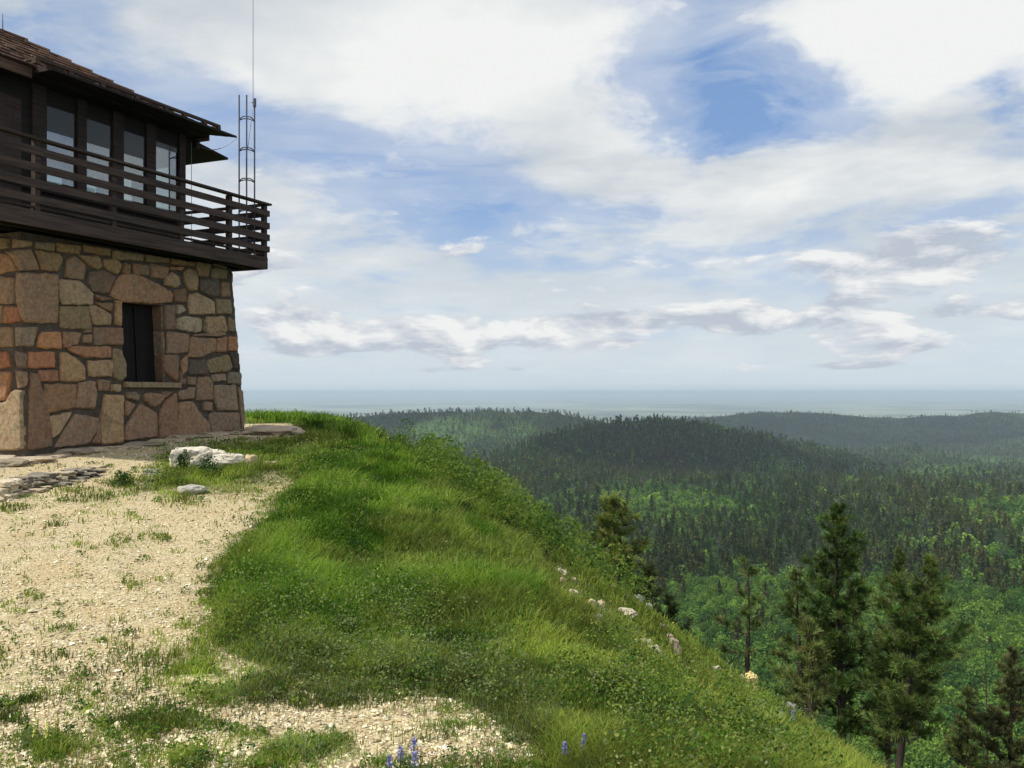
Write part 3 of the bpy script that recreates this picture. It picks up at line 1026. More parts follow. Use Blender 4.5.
mw = MB()
Pn = lambda s, dp, z: W(s, CB1 - dp, z)
Pb = lambda s, dp, z: W(s, CB0 + dp, z)
Pu = lambda s, dp, z: W(CA1 - dp, s, z)
Pm = lambda s, dp, z: W(CA0 + dp, s, z)
wall_with_windows(mw, Pn, CA0, CA1, wins_n)
wb = [(x0, x0 + .80) for x0 in (.05, 1.05, 2.05, 3.05)]
wall_with_windows(mw, Pb, CA0, CA1, wb)
wu = [(CB0 + .35 + i * 1.0, CB0 + 1.15 + i * 1.0) for i in range(4)]
wall_with_windows(mw, Pu, CB0 + .102, CB1 - .102, wu)
wall_with_windows(mw, Pm, CB0 + .102, CB1 - .102, wu[:3])
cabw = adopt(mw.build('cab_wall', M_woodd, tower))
for P, wins in ((Pn, wins_n), (Pb, wb), (Pu, wu), (Pm, wu[:3])):
    for (x0, x1) in wins:
        m_ = MB()
        fw = .022 if P is Pn else .035

        def bx(sa, sb, za, zb, d0=-.004, d1=.03):
            m_.hexa([P(sa, d0, za), P(sb, d0, za), P(sb, d1, za), P(sa, d1, za), P(sa, d0, zb), P(sb, d0, zb), P(sb, d1, zb), P(sa, d1, zb)], (1.2, 1.2, 1.2))
        x0i, x1i = x0 + .003, x1 - .003
        bx(x0i, x0i + fw, GZ0 + .003, GZ1 - .003); bx(x1i - fw, x1i, GZ0 + .003, GZ1 - .003)
        bx(x0i + fw, x1i - fw, GZ0 + .003, GZ0 + .003 + fw); bx(x0i + fw, x1i - fw, GZ1 - .003 - fw, GZ1 - .003)
        fo = adopt(m_.build('window', M_woodd, tower))
        g = MB()
        g.hexa([P(x0i + fw, .006, GZ0 + fw), P(x1i - fw, .006, GZ0 + fw), P(x1i - fw, .012, GZ0 + fw), P(x0i + fw, .012, GZ0 + fw),
                P(x0i + fw, .006, GZ1 - fw), P(x1i - fw, .006, GZ1 - fw), P(x1i - fw, .012, GZ1 - fw), P(x0i + fw, .012, GZ1 - fw)])
        g.build('pane', M_glass, fo)
        if P is Pn:
            g = MB()
            zl = 4.74 if x1 > 3.9 else 4.42
            g.hexa([P(x0i + fw, -.002, zl), P(x1i - fw, -.002, zl), P(x1i - fw, .004, zl), P(x0i + fw, .004, zl),
                    P(x0i + fw, -.002, GZ1 - fw), P(x1i - fw, -.002, GZ1 - fw), P(x1i - fw, .004, GZ1 - fw), P(x0i + fw, .004, GZ1 - fw)])
            g.build('dark_pane_cover', M_gloss_dark, fo)  # opaque dark sheet over the upper pane, painting in glass without sky reflection
m_ = MB()
for (x0, x1) in ((4.083 + .0 - .07 + .003, CA1 + .03), (wins_n[2][1] + .01, wins_n[3][0] - .01), (wins_n[1][1] + .01, wins_n[2][0] - .01), (wins_n[0][1] + .01, wins_n[1][0] - .01), (wins_n[0][0] - .28, wins_n[0][0] - .01)):
    m_ = MB(); box_w(m_, x0, x1, CB1 + .003, CB1 + .045, GZ0 - .02, WT - .02, (.62, .6, .62))
    adopt(m_.build('window_post', M_wood, tower, bevel=.004))
# a plank door in the near part of the long side
m_ = MB()
for k in range(5):
    a0 = CA0 + .16 + k * .14
    box_w(m_, a0, a0 + .134, CB1 + .002, CB1 + .04, 2.76, 4.8, (.9, .9, .95))
dr = adopt(m_.build('door', M_wood, tower))
m_ = MB(); m_.tube(W(CA0 + .78, CB1 + .042, 3.75), W(CA0 + .78, CB1 + .09, 3.75), .025); m_.build('handle', M_metal, dr)
# ceiling light post and table seen through the last window
m_ = MB()
box_w(m_, 2.7, 3.3, -2.4, -1.8, 3.45, 3.52); box_w(m_, 2.95, 3.05, -2.15, -2.05, 2.742, 3.45)
box_w(m_, 2.97, 3.03, -2.13, -2.07, 3.52, 3.95); box_w(m_, 2.75, 3.25, -2.13, -2.07, 3.95, 4.0)
adopt(m_.build('map_table', M_woodd, tower))

# ---- roof: pyramid of shake courses
RC = (1.868, -2.89); RE = 2.62; ZE, ZA = 5.19, 6.715
mr = MB()
NC = 10


def sq(e, z):
    return [W(RC[0] - e, RC[1] - e, z), W(RC[0] + e, RC[1] - e, z), W(RC[0] + e, RC[1] + e, z), W(RC[0] - e, RC[1] + e, z)]


rr = np.random.default_rng(3)
for i in range(NC):
    t0 = i / NC; t1 = (i + 1) / NC
    e_lo = RE * (1 - t0); e_hi = RE * (1 - t1)
    z_lo = ZE + (ZA - ZE) * t0; z_hi = ZE + (ZA - ZE) * t1
    th = 0.10
    # single shakes along each of the four sides
    for side in range(4):
        def Q(s, e, z):
            return [W(RC[0] + s, RC[1] + e, z), W(RC[0] + e, RC[1] - s, z), W(RC[0] - s, RC[1] - e, z), W(RC[0] - e, RC[1] + s, z)][side]
        s = -e_lo
        while s < e_lo - 0.01:
            w = min(rr.uniform(.10, .24), e_lo - s)
            sa, sb = s + .004, s + w - .004
            c_ = rr.uniform(.7, 1.25); c_ = (c_, c_ * rr.uniform(.93, 1.03), c_ * rr.uniform(.88, 1.05))
            dz_ = rr.uniform(-.008, .008); ee = e_lo + .03 + rr.uniform(-.012, .012)
            up = lambda x: np.clip(x, -e_hi, e_hi)
            mr.hexa([Q(sa, ee, z_lo + .055), Q(sb, ee, z_lo + .055), Q(up(sb), e_hi, z_hi - .005), Q(up(sa), e_hi, z_hi - .005),
                     Q(sa, ee, z_lo + th + dz_), Q(sb, ee, z_lo + th + dz_), Q(up(sb), e_hi, z_hi + .012), Q(up(sa), e_hi, z_hi + .012)], c_)
            mr.add([Q(sa, ee + .003, z_lo + .045), Q(sb, ee + .003, z_lo + .045), Q(sb, ee + .003, z_lo + .076), Q(sa, ee + .003, z_lo + .076)], [(0, 1, 2, 3)], (.10, .09, .09))  # dark strip across the butt's lower half, painting in the course shadow line
            mr.add([Q(sa - .004, e_lo - .004, z_lo - .01), Q(sb + .004, e_lo - .004, z_lo - .01), Q(sb + .004, e_lo - .004, z_lo + .06), Q(sa - .004, e_lo - .004, z_lo + .06)], [(0, 1, 2, 3)], (.12, .11, .11))  # dark quad in the course gap, standing in for its shade
            s += w
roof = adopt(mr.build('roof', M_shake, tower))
# hip caps
m_ = MB()
for (sa, sb) in ((1, 1), (1, -1), (-1, 1), (-1, -1)):
    for i in range(NC):
        t0 = i / NC; t1 = min(1, (i + 1.25) / NC)
        e0 = RE * (1 - t0) + .03; e1 = max(RE * (1 - t1), 0.0)
        p0 = W(RC[0] + sa * e0, RC[1] + sb * e0, ZE + (ZA - ZE) * t0 + .055); p1 = W(RC[0] + sa * e1, RC[1] + sb * e1, ZE + (ZA - ZE) * t1 + .035)
        m_.tube(p0, p1, .05, .035, 5, (.55, .5, .48))
m_.build('ridge_cap', M_shake, roof)
m_ = MB()
m_.hexa(sq(RE - .032, ZE - .06) + sq(RE - .032, ZE - .021), (.8, .8, .8))
box_w(m_, CA0 + .0, CA1, CB0, CB1, WT - .0, ZE - .062, (.6, .6, .6))
m_.build('soffit', M_woodd, roof)
m_ = MB()
e = RE - .0
for (a0, a1, b0, b1) in ((-e, -1.45, e - .03, e), (-e, e, -e, -e + .03), (e - .03, e, -e + .031, e - .031), (-e, -e + .03, -e + .031, e - .031)):
    box_w(m_, RC[0] + a0, RC[0] + a1, RC[1] + b0, RC[1] + b1, ZE - .13, ZE + .045, (1.6, 1.35, 1.2))
m_.build('fascia', M_wood, roof)
m_ = MB(); m_.tube(W(RC[0], RC[1], ZA), W(RC[0], RC[1], ZA + .36), .012, .006); m_.tube(W(RC[0], RC[1], ZA - .05), W(RC[0], RC[1], ZA + .07), .05, .03)
adopt(m_.build('lightning_rod', M_metal, tower))
# propped storm shutters: the long side one level under the eave, the far one sloping down
m_ = MB()
s0, s1 = -1.385, 2.98
npl = 6
for k in range(npl):
    e0 = 2.225 + (2.98 - 2.225) * k / npl; e1 = 2.225 + (2.98 - 2.225) * (k + 1) / npl - .004
    far = lambda e_: e_ if True else 0
    m_.hexa([W(RC[0] + s0, RC[1] + e0, 5.17), W(RC[0] + far(e0), RC[1] + e0, 5.17), W(RC[0] + far(e1), RC[1] + e1, 5.165), W(RC[0] + s0, RC[1] + e1, 5.165),
             W(RC[0] + s0, RC[1] + e0, 5.21), W(RC[0] + far(e0), RC[1] + e0, 5.21), W(RC[0] + far(e1), RC[1] + e1, 5.205), W(RC[0] + s0, RC[1] + e1, 5.205)], (.8, .75, .75))
box_w(m_, RC[0] + s0 - .03, RC[0] + s0 - .002, RC[1] + 2.0, RC[1] + 2.98, 5.15, 5.23, (2.2, 1.7, 1.4))
aw = adopt(m_.build('storm_shutter', M_woodd, tower))
m_ = MB()
m_.hexa([W(RC[0] + 2.24, RC[1] + 2.2, 5.12), W(RC[0] + 3.46, RC[1] + 2.33, 4.90), W(RC[0] + 3.46, RC[1] - 2.0, 4.90), W(RC[0] + 2.24, RC[1] - 2.0, 5.12),
         W(RC[0] + 2.24, RC[1] + 2.2, 5.16), W(RC[0] + 3.46, RC[1] + 2.33, 4.94), W(RC[0] + 3.46, RC[1] - 2.0, 4.94), W(RC[0] + 2.24, RC[1] - 2.0, 5.16)], (1, .9, .85))
adopt(m_.build('storm_shutter', M_woodd, tower))
# the bar along the eave and its blocks
m_ = MB()
box_w(m_, RC[0] - 1.615, RC[0] + 2.57, RC[1] + 2.86, RC[1] + 2.92, 5.275, 5.325, (1.2, 1.05, 1.0))
for s in (-1.58, -.95, -.3, .45, 1.15, 1.62, 2.15, 2.53):
    box_w(m_, RC[0] + s - .05, RC[0] + s + .04, RC[1] + 2.83, RC[1] + 2.925, 5.206, 5.274, (1.3, 1.1, 1.0))
for s in (-1.58, -.3, 1.15, 2.53):
    box_w(m_, RC[0] + s - .02, RC[0] + s + .02, RC[1] + RE - .03, RC[1] + 2.86, 5.28, 5.31, (1, 1, 1))
adopt(m_.build('eave_bar', M_wood, tower))
m_ = MB()
box_w(m_, RC[0] + 2.55, RC[0] + 2.66, RC[1] + 2.2, RC[1] + 2.3, 4.93, 5.165, (1, 1, 1))
adopt(m_.build('bracket', M_woodd, tower))
m_ = MB()
ca = Vector(W(RC[0] + 2.98, RC[1] + 2.98, 5.165)); cb = Vector(W(RC[0] + 2.6, RC[1] + 2.25, 5.0))
pts = [ca.lerp(cb, t) - Vector((0, 0, .16 * math.sin(math.pi * t))) for t in np.linspace(0, 1, 9)]
m_.path(pts, [.007] * 9, 5)
m_.tube(W(4.25, -.55, 5.0), W(4.25, -.55, 2.75), .006, n=5)
adopt(m_.build('cable', M_metal, tower))

# ---- radio mast standing on the balcony corner
mast_c = W(4.97, .235, 2.742)
mast = empty('radio_mast', mast_c)
tag(mast, 'slim three-legged lattice steel mast with a whip aerial standing in the balcony corner', 'radio mast')
MI = Matrix.Translation(mast.location).inverted()
leg_xy = []
R_ = .175
for k in range(3):
    an = math.radians(-75 + 120 * k)
    leg_xy.append((mast_c[0] + R_ * math.cos(an), mast_c[1] + R_ * math.sin(an)))
ztop = 6.0 + EYE
tops = [ztop, ztop, ztop + .07]
for k, (x, y) in enumerate(leg_xy):
    m_ = MB(); m_.tube((x, y, mast_c[2]), (x, y, tops[k] - (0.03 if k == 1 else 0)), .016, n=8)
    o = m_.build('leg', M_metal, mast, smooth=False); o.matrix_parent_inverse = MI
for z in (5.575 + EYE, 4.945 + EYE, 4.32 + EYE, 3.70 + EYE, 3.08 + EYE):
    m_ = MB()
    for k in range(3):
        x0, y0 = leg_xy[k]; x1, y1 = leg_xy[(k + 1) % 3]
        mx, my = (x0 + x1) / 2, (y0 + y1) / 2
        m_.path([(x0, y0, z - .02), ((x0 + mx) / 2, (y0 + my) / 2, z + .012), (mx, my, z + .022), ((x1 + mx) / 2, (y1 + my) / 2, z + .012), (x1, y1, z - .02)], [.012] * 5, 5)
    o = m_.build('cross_brace', M_metal, mast); o.matrix_parent_inverse = MI
x, y = leg_xy[1]
m_ = MB(); m_.tube((x, y, ztop - .15), (x, y, ztop + .02), .035, n=8); m_.tube((x - .06, y, ztop - .06), (x, y, ztop - .06), .012, n=6)
o = m_.build('aerial_mount', M_metal, mast); o.matrix_parent_inverse = MI
m_ = MB(); m_.tube((x - .03, y, ztop - .12), (x - .03, y, ztop + 5.2), .006, .004, n=6)
o = m_.build('whip_aerial', M_metal, mast); o.matrix_parent_inverse = MI
m_ = MB()
pts = [Vector((x - .02, y, ztop - .1)).lerp(Vector((leg_xy[0][0] + .02, leg_xy[0][1], ztop - 1.1)), t) + Vector((0, -.03 * math.sin(3 * t), -.05 * math.sin(math.pi * t))) for t in np.linspace(0, 1, 8)]
m_.path(pts, [.006] * 8, 5)
o = m_.build('cable', M_metal, mast); o.matrix_parent_inverse = MI
#--PART3--
# ------------------------------------------------------------------ what the camera sees of the ground: pixel -> place table
from mathutils import noise as mnoise
TP = np.arange(-80, 1108, 2.0)
TYv = np.concatenate([np.exp(np.linspace(math.log(2.2), math.log(60), 520)), np.exp(np.linspace(math.log(60.3), math.log(9000), 900))])
TA = (TP - CX) / F
_X = TA[:, None] * TYv[None, :]
_Z = ground_rel(_X, np.broadcast_to(TYv, _X.shape))
_PY = HY - F * _Z / TYv[None, :]
_RM = np.minimum.accumulate(_PY, axis=1)
_i0 = int(np.searchsorted(TYv, 190.0))
_RMF = np.concatenate([np.full((len(TP), _i0), 5000.0), np.minimum.accumulate(_PY[:, _i0:], axis=1)], axis=1)


def sample_view(n, x0, x1, y0, y1, rng, table=None):
    table = _RM if table is None else table
    """random ground points spread evenly over the picture; returns X, Y, Zabs, px, py"""
    px = rng.uniform(x0, x1, n); py = rng.uniform(y0, y1, n)
    ci = np.clip(((px - TP[0]) / 2).astype(int), 0, len(TP) - 1)
    Y = np.full(n, np.nan)
    order = np.argsort(ci)
    for c in np.unique(ci):
        k = np.nonzero(ci == c)[0]
        rm = table[c]
        j = np.searchsorted(-rm, -py[k])
        ok = (j > 0) & (j < len(rm))
        jj = np.clip(j, 1, len(rm) - 1)
        t = (rm[jj - 1] - py[k]) / np.maximum(rm[jj - 1] - rm[jj], 1e-6)
        yv = TYv[jj - 1] + np.clip(t, 0, 1) * (TYv[jj] - TYv[jj - 1])
        Y[k] = np.where(ok, yv, np.nan)
    g = ~np.isnan(Y)
    px, py, Y = px[g], py[g], Y[g]
    X = (px - CX) / F * Y
    return X, Y, ground_rel(X, Y) + EYE, px, py


# ------------------------------------------------------------------ rocks
def rock_mesh(m_, c, size, seed, rot=0, col=(.5, .45, .35), block=0.6, sub=3, rough=0.18):
    bm = bmesh.new(); bmesh.ops.create_icosphere(bm, subdivisions=sub, radius=1.0)
    vs = []
    off = Vector((seed * 3.7, seed * 1.3, seed * 7.1))
    cr, sr = math.cos(rot), math.sin(rot)
    for v in bm.verts:
        p = v.co.copy()
        m = max(abs(p.x), abs(p.y), abs(p.z))
        p = p.lerp(p / m * 0.86, block)
        k = 1 + rough * 2.0 * mnoise.noise(p * 1.3 + off) + rough * 0.9 * mnoise.noise(p * 3.1 + off) + rough * .4 * mnoise.noise(p * 7 + off)
        p = Vector((p.x * k * size[0], p.y * k * size[1], p.z * k * size[2]))
        vs.append((c[0] + p.x * cr - p.y * sr, c[1] + p.x * sr + p.y * cr, c[2] + p.z))
    fs = [tuple(v.index for v in f.verts) for f in bm.faces]
    bm.free()
    m_.add(vs, fs, col)


def rock(name, px, py, wpx, hpx, label, cat='rock', col=(.5, .44, .33), seed=1, depth=0.7, rot=0.0, block=.6, group=None, sink=.35, sub=3, rough=.18, mat=None):
    g = p2g(px, py)
    Yd = g[1]
    w = wpx / F * Yd / 2; h = hpx / F * Yd / 2
    m_ = MB()
    rock_mesh(m_, (0, 0, h * (1 - sink)), (w, w * depth, h * (1 + sink)), seed, rot, col, block, sub, rough)
    o = m_.build(name, mat or M_lime, None, smooth=False)
    o.location = (g[0], g[1] + w * depth * .5, g[2])
    tag(o, label, cat, group)
    return o


PALE = (.50, .44, .33); CREAM = (.46, .38, .25); GREYR = (.30, .28, .24); PINK = (.36, .29, .21)
m_ = MB()
g = p2g(200, 469); Yd = g[1] + .2; q_ = Yd / F
rock_mesh(m_, (-15 * q_, 0, 8 * q_), (21 * q_, 15 * q_, 13.5 * q_), 3, .1, (.62, .56, .46), .72, 4, .12)
rock_mesh(m_, (3 * q_, 2 * q_, 7 * q_), (20 * q_, 14 * q_, 12 * q_), 6, .2, (.62, .56, .46), .7, 4, .12)
rock_mesh(m_, (17 * q_, 0, 6 * q_), (23 * q_, 13 * q_, 9.5 * q_), 5, -.05, (.62, .56, .46), .75, 4, .10)
o = m_.build('boulder', M_lime); o.location = (g[0], g[1] + .25, g[2]); tag(o, 'long whitewashed boulder lying in weeds before the stone base', 'boulder')
rock('rock', 250, 468, 13, 14, 'small round tan rock just right of the long whitewashed boulder', seed=8, col=(.55, .42, .26), depth=.9, block=.2)
rock('rock', 270, 466, 17, 5, 'thin flat rock in the grass right of the small round tan rock', seed=9, col=CREAM)
rock('rock', 190, 494, 28, 9, 'flat greyish rock at the gravel edge in front of the whitewashed boulder', seed=12, col=(.42, .40, .34), block=.4)
rock('rock', 150, 475, 15, 6, 'small dark grey rock on the gravel left of the whitewashed boulder', seed=14, col=GREYR)
rock('rock', 268, 434, 54, 8, 'broad low pinkish rock at the far foot of the stone base', seed=15, col=(.46, .36, .26), depth=1.6, block=.8, sink=.6)
SR = [(562, 577, 8, 6, PALE, 'topmost pale rock in the row of rocks down the grassy slope'), (563, 586, 6, 6, CREAM, 'small cream rock directly below the topmost rock of the slope row'),
      (574, 583, 5, 4, CREAM, 'tiny cream rock right of the topmost rock of the slope row'), (548, 593, 6, 4, PALE, 'tiny pale rock furthest left of the slope row'),
      (574, 597, 8, 5, PALE, 'small pale rock between the upper and middle rocks of the slope row'),
      (598, 616, 15, 12, CREAM, 'chunky cream rock, upper of the two largest in the slope row'), (598, 627, 16, 9, PALE, 'wide pale rock, lower of the two largest in the slope row'),
      (608, 633, 9, 5, PINK, 'brownish rock against the lower right end of the two largest slope rocks'), (626, 616, 20, 4, PALE, 'long thin pale rock right of the two largest slope rocks'),
      (645, 650, 13, 8, PALE, 'upper half of the broken pale slab low on the slope'), (655, 658, 14, 8, (.6, .53, .42), 'lower half of the broken pale slab low on the slope'),
      (676, 654, 12, 12, PINK, 'upright pinkish rock right of the broken pale slab'), (669, 641, 8, 5, PINK, 'small pinkish rock above the upright pinkish rock'),
      (611, 592, 7, 5, GREYR, 'highest grey rock at the slope crest near the yellowish pine'), (625, 602, 10, 6, (.38, .36, .3), 'grey rock at the slope crest below the yellowish pine'),
      (638, 604, 9, 7, (.48, .47, .44), 'light grey rock at the slope crest right of the yellowish pine'), (649, 609, 7, 6, (.52, .5, .45), 'whitish rock last in line along the slope crest'),
      (659, 629, 13, 4, PINK, 'flat pinkish rock between the slope crest and the upright pinkish rock'), (630, 638, 4, 3, PALE, 'tiny white rock left of the broken pale slab'),
      (715, 672, 10, 4, PALE, 'flat pale rock in grass up left of the yellow rock'), (742, 677, 6, 3, PALE, 'tiny pale rock beside the yellow rock'),
      (793, 712, 9, 8, (.26, .25, .23), 'grey rock behind the lupins by the big pine'), (752, 689, 12, 12, (.74, .58, .27), 'bright yellow rock alone on the lower grassy slope')]
for i, (x, y, w, h, c, lab) in enumerate(SR):
    rock('rock', x, y, w * 1.15, h * 1.3, lab, col=c, seed=23 + i * 3, depth=.8, rot=i * .7, block=.7, sink=.45, group=None if 'yellow rock alone' in lab else 'rocks on the grassy slope', rough=.25)

# layered ledge of bedrock at the left edge of the path
m_ = MB(); rl = np.random.default_rng(21)
for k in range(27):
    lay = k % 3; t = (k // 3) / 8
    g = p2g(-12 + 100 * t + rl.uniform(-3, 3), 504 - 27 * t + lay * -1.5); q_ = g[1] / F
    hh = (19 - 12 * t) / 3 * q_
    w = rl.uniform(9, 15) * q_
    c = [(.24, .21, .165), (.32, .27, .20), (.19, .17, .14), (.44, .37, .26)][rl.integers(4)]
    if t < .13: c = (.58, .50, .36)
    rock_mesh(m_, (g[0] + rl.uniform(-3, 3) * q_, g[1] + .12 + lay * .06, g[2] + hh * (lay + .4)), (w, w * rl.uniform(.5, .8), hh * .62), 60 + k, rl.uniform(-.5, .1), c, .9, 3, .20)
o = m_.build('rock_ledge', M_lime); tag(o, 'low ledge of thin grey rock layers at the left edge of the path', 'rock ledge')
# stone footing that runs along the foot of the tower
m_ = MB()
for k in range(15):
    a = -1.0 + k * .44
    p = W(a, .42 + rl.uniform(-.06, .1), 0); gz = G(p[0], p[1])
    rock_mesh(m_, (p[0], p[1], gz + .0), (rl.uniform(.22, .34), rl.uniform(.22, .4), rl.uniform(.05, .10)), 90 + k, rl.uniform(0, 3), [(.36, .29, .20), (.30, .25, .18), (.42, .34, .24)][k % 3], .8, 3, .16)
for k in range(4):
    p = W(-.28 + rl.uniform(-.05, .05), .3 - k * .5, 0); gz = G(p[0], p[1])
    rock_mesh(m_, (p[0], p[1], gz), (rl.uniform(.30, .4), rl.uniform(.2, .3), rl.uniform(.05, .08)), 120 + k, rl.uniform(-.3, .3), (.50, .44, .33), .85, 3, .14)
o = m_.build('stone_footing', M_lime); tag(o, 'rough grey stone footing along the bottom of the tower wall', 'stone footing')

# ------------------------------------------------------------------ grass
BANK = [(212, 598), (232, 552), (268, 512), (292, 490), (300, 470), (330, 450), (390, 440), (450, 480), (530, 545), (545, 600), (500, 650), (400, 650), (330, 655), (250, 640), (215, 615)]
BACK = [(236, 380), (360, 400), (430, 440), (380, 450), (300, 425), (240, 420)]
WEEDY = [(22, 722, 28, 22, 1.2), (50, 748, 28, 14, 1.1), (45, 631, 20, 8, .6), (56, 656, 26, 8, .6), (47, 670, 30, 9, .6), (116, 650, 18, 9, .6), (156, 638, 12, 8, .8), (180, 626, 14, 10, .7),
         (186, 663, 38, 15, 1.0), (166, 724, 58, 10, 1.1), (90, 703, 16, 8, .6), (232, 690, 40, 14, .7), (126, 582, 16, 8, .9), (163, 578, 16, 6, .6), (40, 600, 9, 5, .7), (26, 582, 9, 5, .7),
         (292, 752, 26, 16, .8), (186, 762, 18, 9, .7), (20, 524, 10, 4, .6), (56, 526, 9, 4, .8), (137, 518, 13, 5, .8), (108, 514, 10, 4, .7), (80, 547, 11, 4, .7), (120, 543, 14, 6, .9), (163, 539, 16, 5, .6),
         (95, 537, 9, 3, .5), (146, 537, 9, 3, .5), (122, 482, 17, 10, 1.2), (81, 495, 36, 9, 1.1), (7, 508, 20, 6, 1.1), (152, 484, 12, 5, 1.0), (186, 500, 28, 8, .9), (220, 478, 30, 12, 1.1), (200, 474, 36, 8, 1.1),
         (240, 500, 30, 5, .4), (205, 640, 20, 30, .6), (260, 690, 40, 20, .5), (350, 700, 50, 18, .5), (425, 735, 25, 10, .6), (385, 765, 30, 12, .8), (480, 745, 22, 14, .4), (340, 745, 40, 12, .5)]


def weedy(px, py):
    v = np.zeros_like(px)
    for x, y, rx, ry, s in WEEDY:
        v = np.maximum(v, s * np.exp(-(((px - x) / rx) ** 2 + ((py - y) / ry) ** 2) * 1.1))
    return v


def keep_prob(X, Y, Z, px, py):
    gs = gravel_soft(X, Y, Z - EYE); gm = gs > .5
    n = fbm(X * 2.2 + 5, Y * 2.2, 3)
    n2 = fbm(X * .8 + 9, Y * .8, 2)
    low = smooth01((py - 610) / 130) * .24 + smooth01((px - 180) / 160) * .15
    n3 = fbm(X * 6.5 + 2, Y * 6.5 + 7, 2)
    pg = np.clip(weedy(px, py) * (.48 + 1.1 * n + 1.2 * n3) - .13, 0, .40) + np.clip(low * (n * 1.8 + n2 * 1.2 + .9 * n3 + .22), 0, .7) + .006 + .05 * np.clip(n3 - .25, 0, 1)
    pt = np.clip(1.0 + .9 * n * (py > 655), .1, 1)
    e_ = smooth01((gs + .55 * n3 - .12) / .76)
    return pg * e_ + pt * (1 - e_), gm


def blades(rng, X, Y, Z, H, Wd, colr, bend=.35):
    n = len(X)
    az = rng.uniform(0, 2 * np.pi, n)
    wx, wy = np.cos(az), np.sin(az)
    ba = rng.uniform(0, 2 * np.pi, n); bl = H * rng.uniform(.1, bend * 2.6, n)
    bx, by = np.cos(ba) * bl + .10 * H, np.sin(ba) * bl
    V = np.empty((n, 5, 3))
    V[:, 0] = np.stack([X - wx * Wd / 2, Y - wy * Wd / 2, Z - .01], 1)
    V[:, 1] = np.stack([X + wx * Wd / 2, Y + wy * Wd / 2, Z - .01], 1)
    mx, my, mz = X + bx * .35, Y + by * .35, Z + H * .58
    V[:, 2] = np.stack([mx + wx * Wd * .38, my + wy * Wd * .38, mz], 1)
    V[:, 3] = np.stack([mx - wx * Wd * .38, my - wy * Wd * .38, mz], 1)
    V[:, 4] = np.stack([X + bx, Y + by, Z + H * rng.uniform(.70, 1.0, n)], 1)
    i = np.arange(n)[:, None] * 5
    q = i + np.array([[0, 1, 2, 3]]); t = i + np.array([[3, 2, 4]])
    C = np.repeat(colr, 5, axis=0)
    return V.reshape(-1, 3), q, t, C


LUSH0 = np.array([.070, .150, .016]); LUSH1 = np.array([.125, .225, .028]); YG = np.array([.26, .30, .06]); STRAW = np.array([.34, .29, .14]); DARKG = np.array([.022, .065, .016]); SAGE = np.array([.21, .25, .12])


def near_field(n, rng, view=True):
    if view:
        X, Y, Z, px, py = sample_view(n, -70, 1090, 396, 800, rng)
        g = Y < 58
        X, Y, Z, px, py = X[g], Y[g], Z[g], px[g], py[g]
    else:
        X = rng.uniform(-14, 20, n); Y = rng.uniform(1.5, 44, n)
        Z = ground_rel(X, Y) + EYE
        px, py = to_px(X, Y, Z - EYE)
    return X, Y, Z, px, py


def in_tower(X, Y, pad=.28):
    rx, ry = X - O2[0], Y - O2[1]
    a = rx * U2[0] + ry * U2[1]; b = rx * N2[0] + ry * N2[1]
    return (a > -pad) & (a < AL + pad) & (b < pad + .05) & (b > -BL - pad)


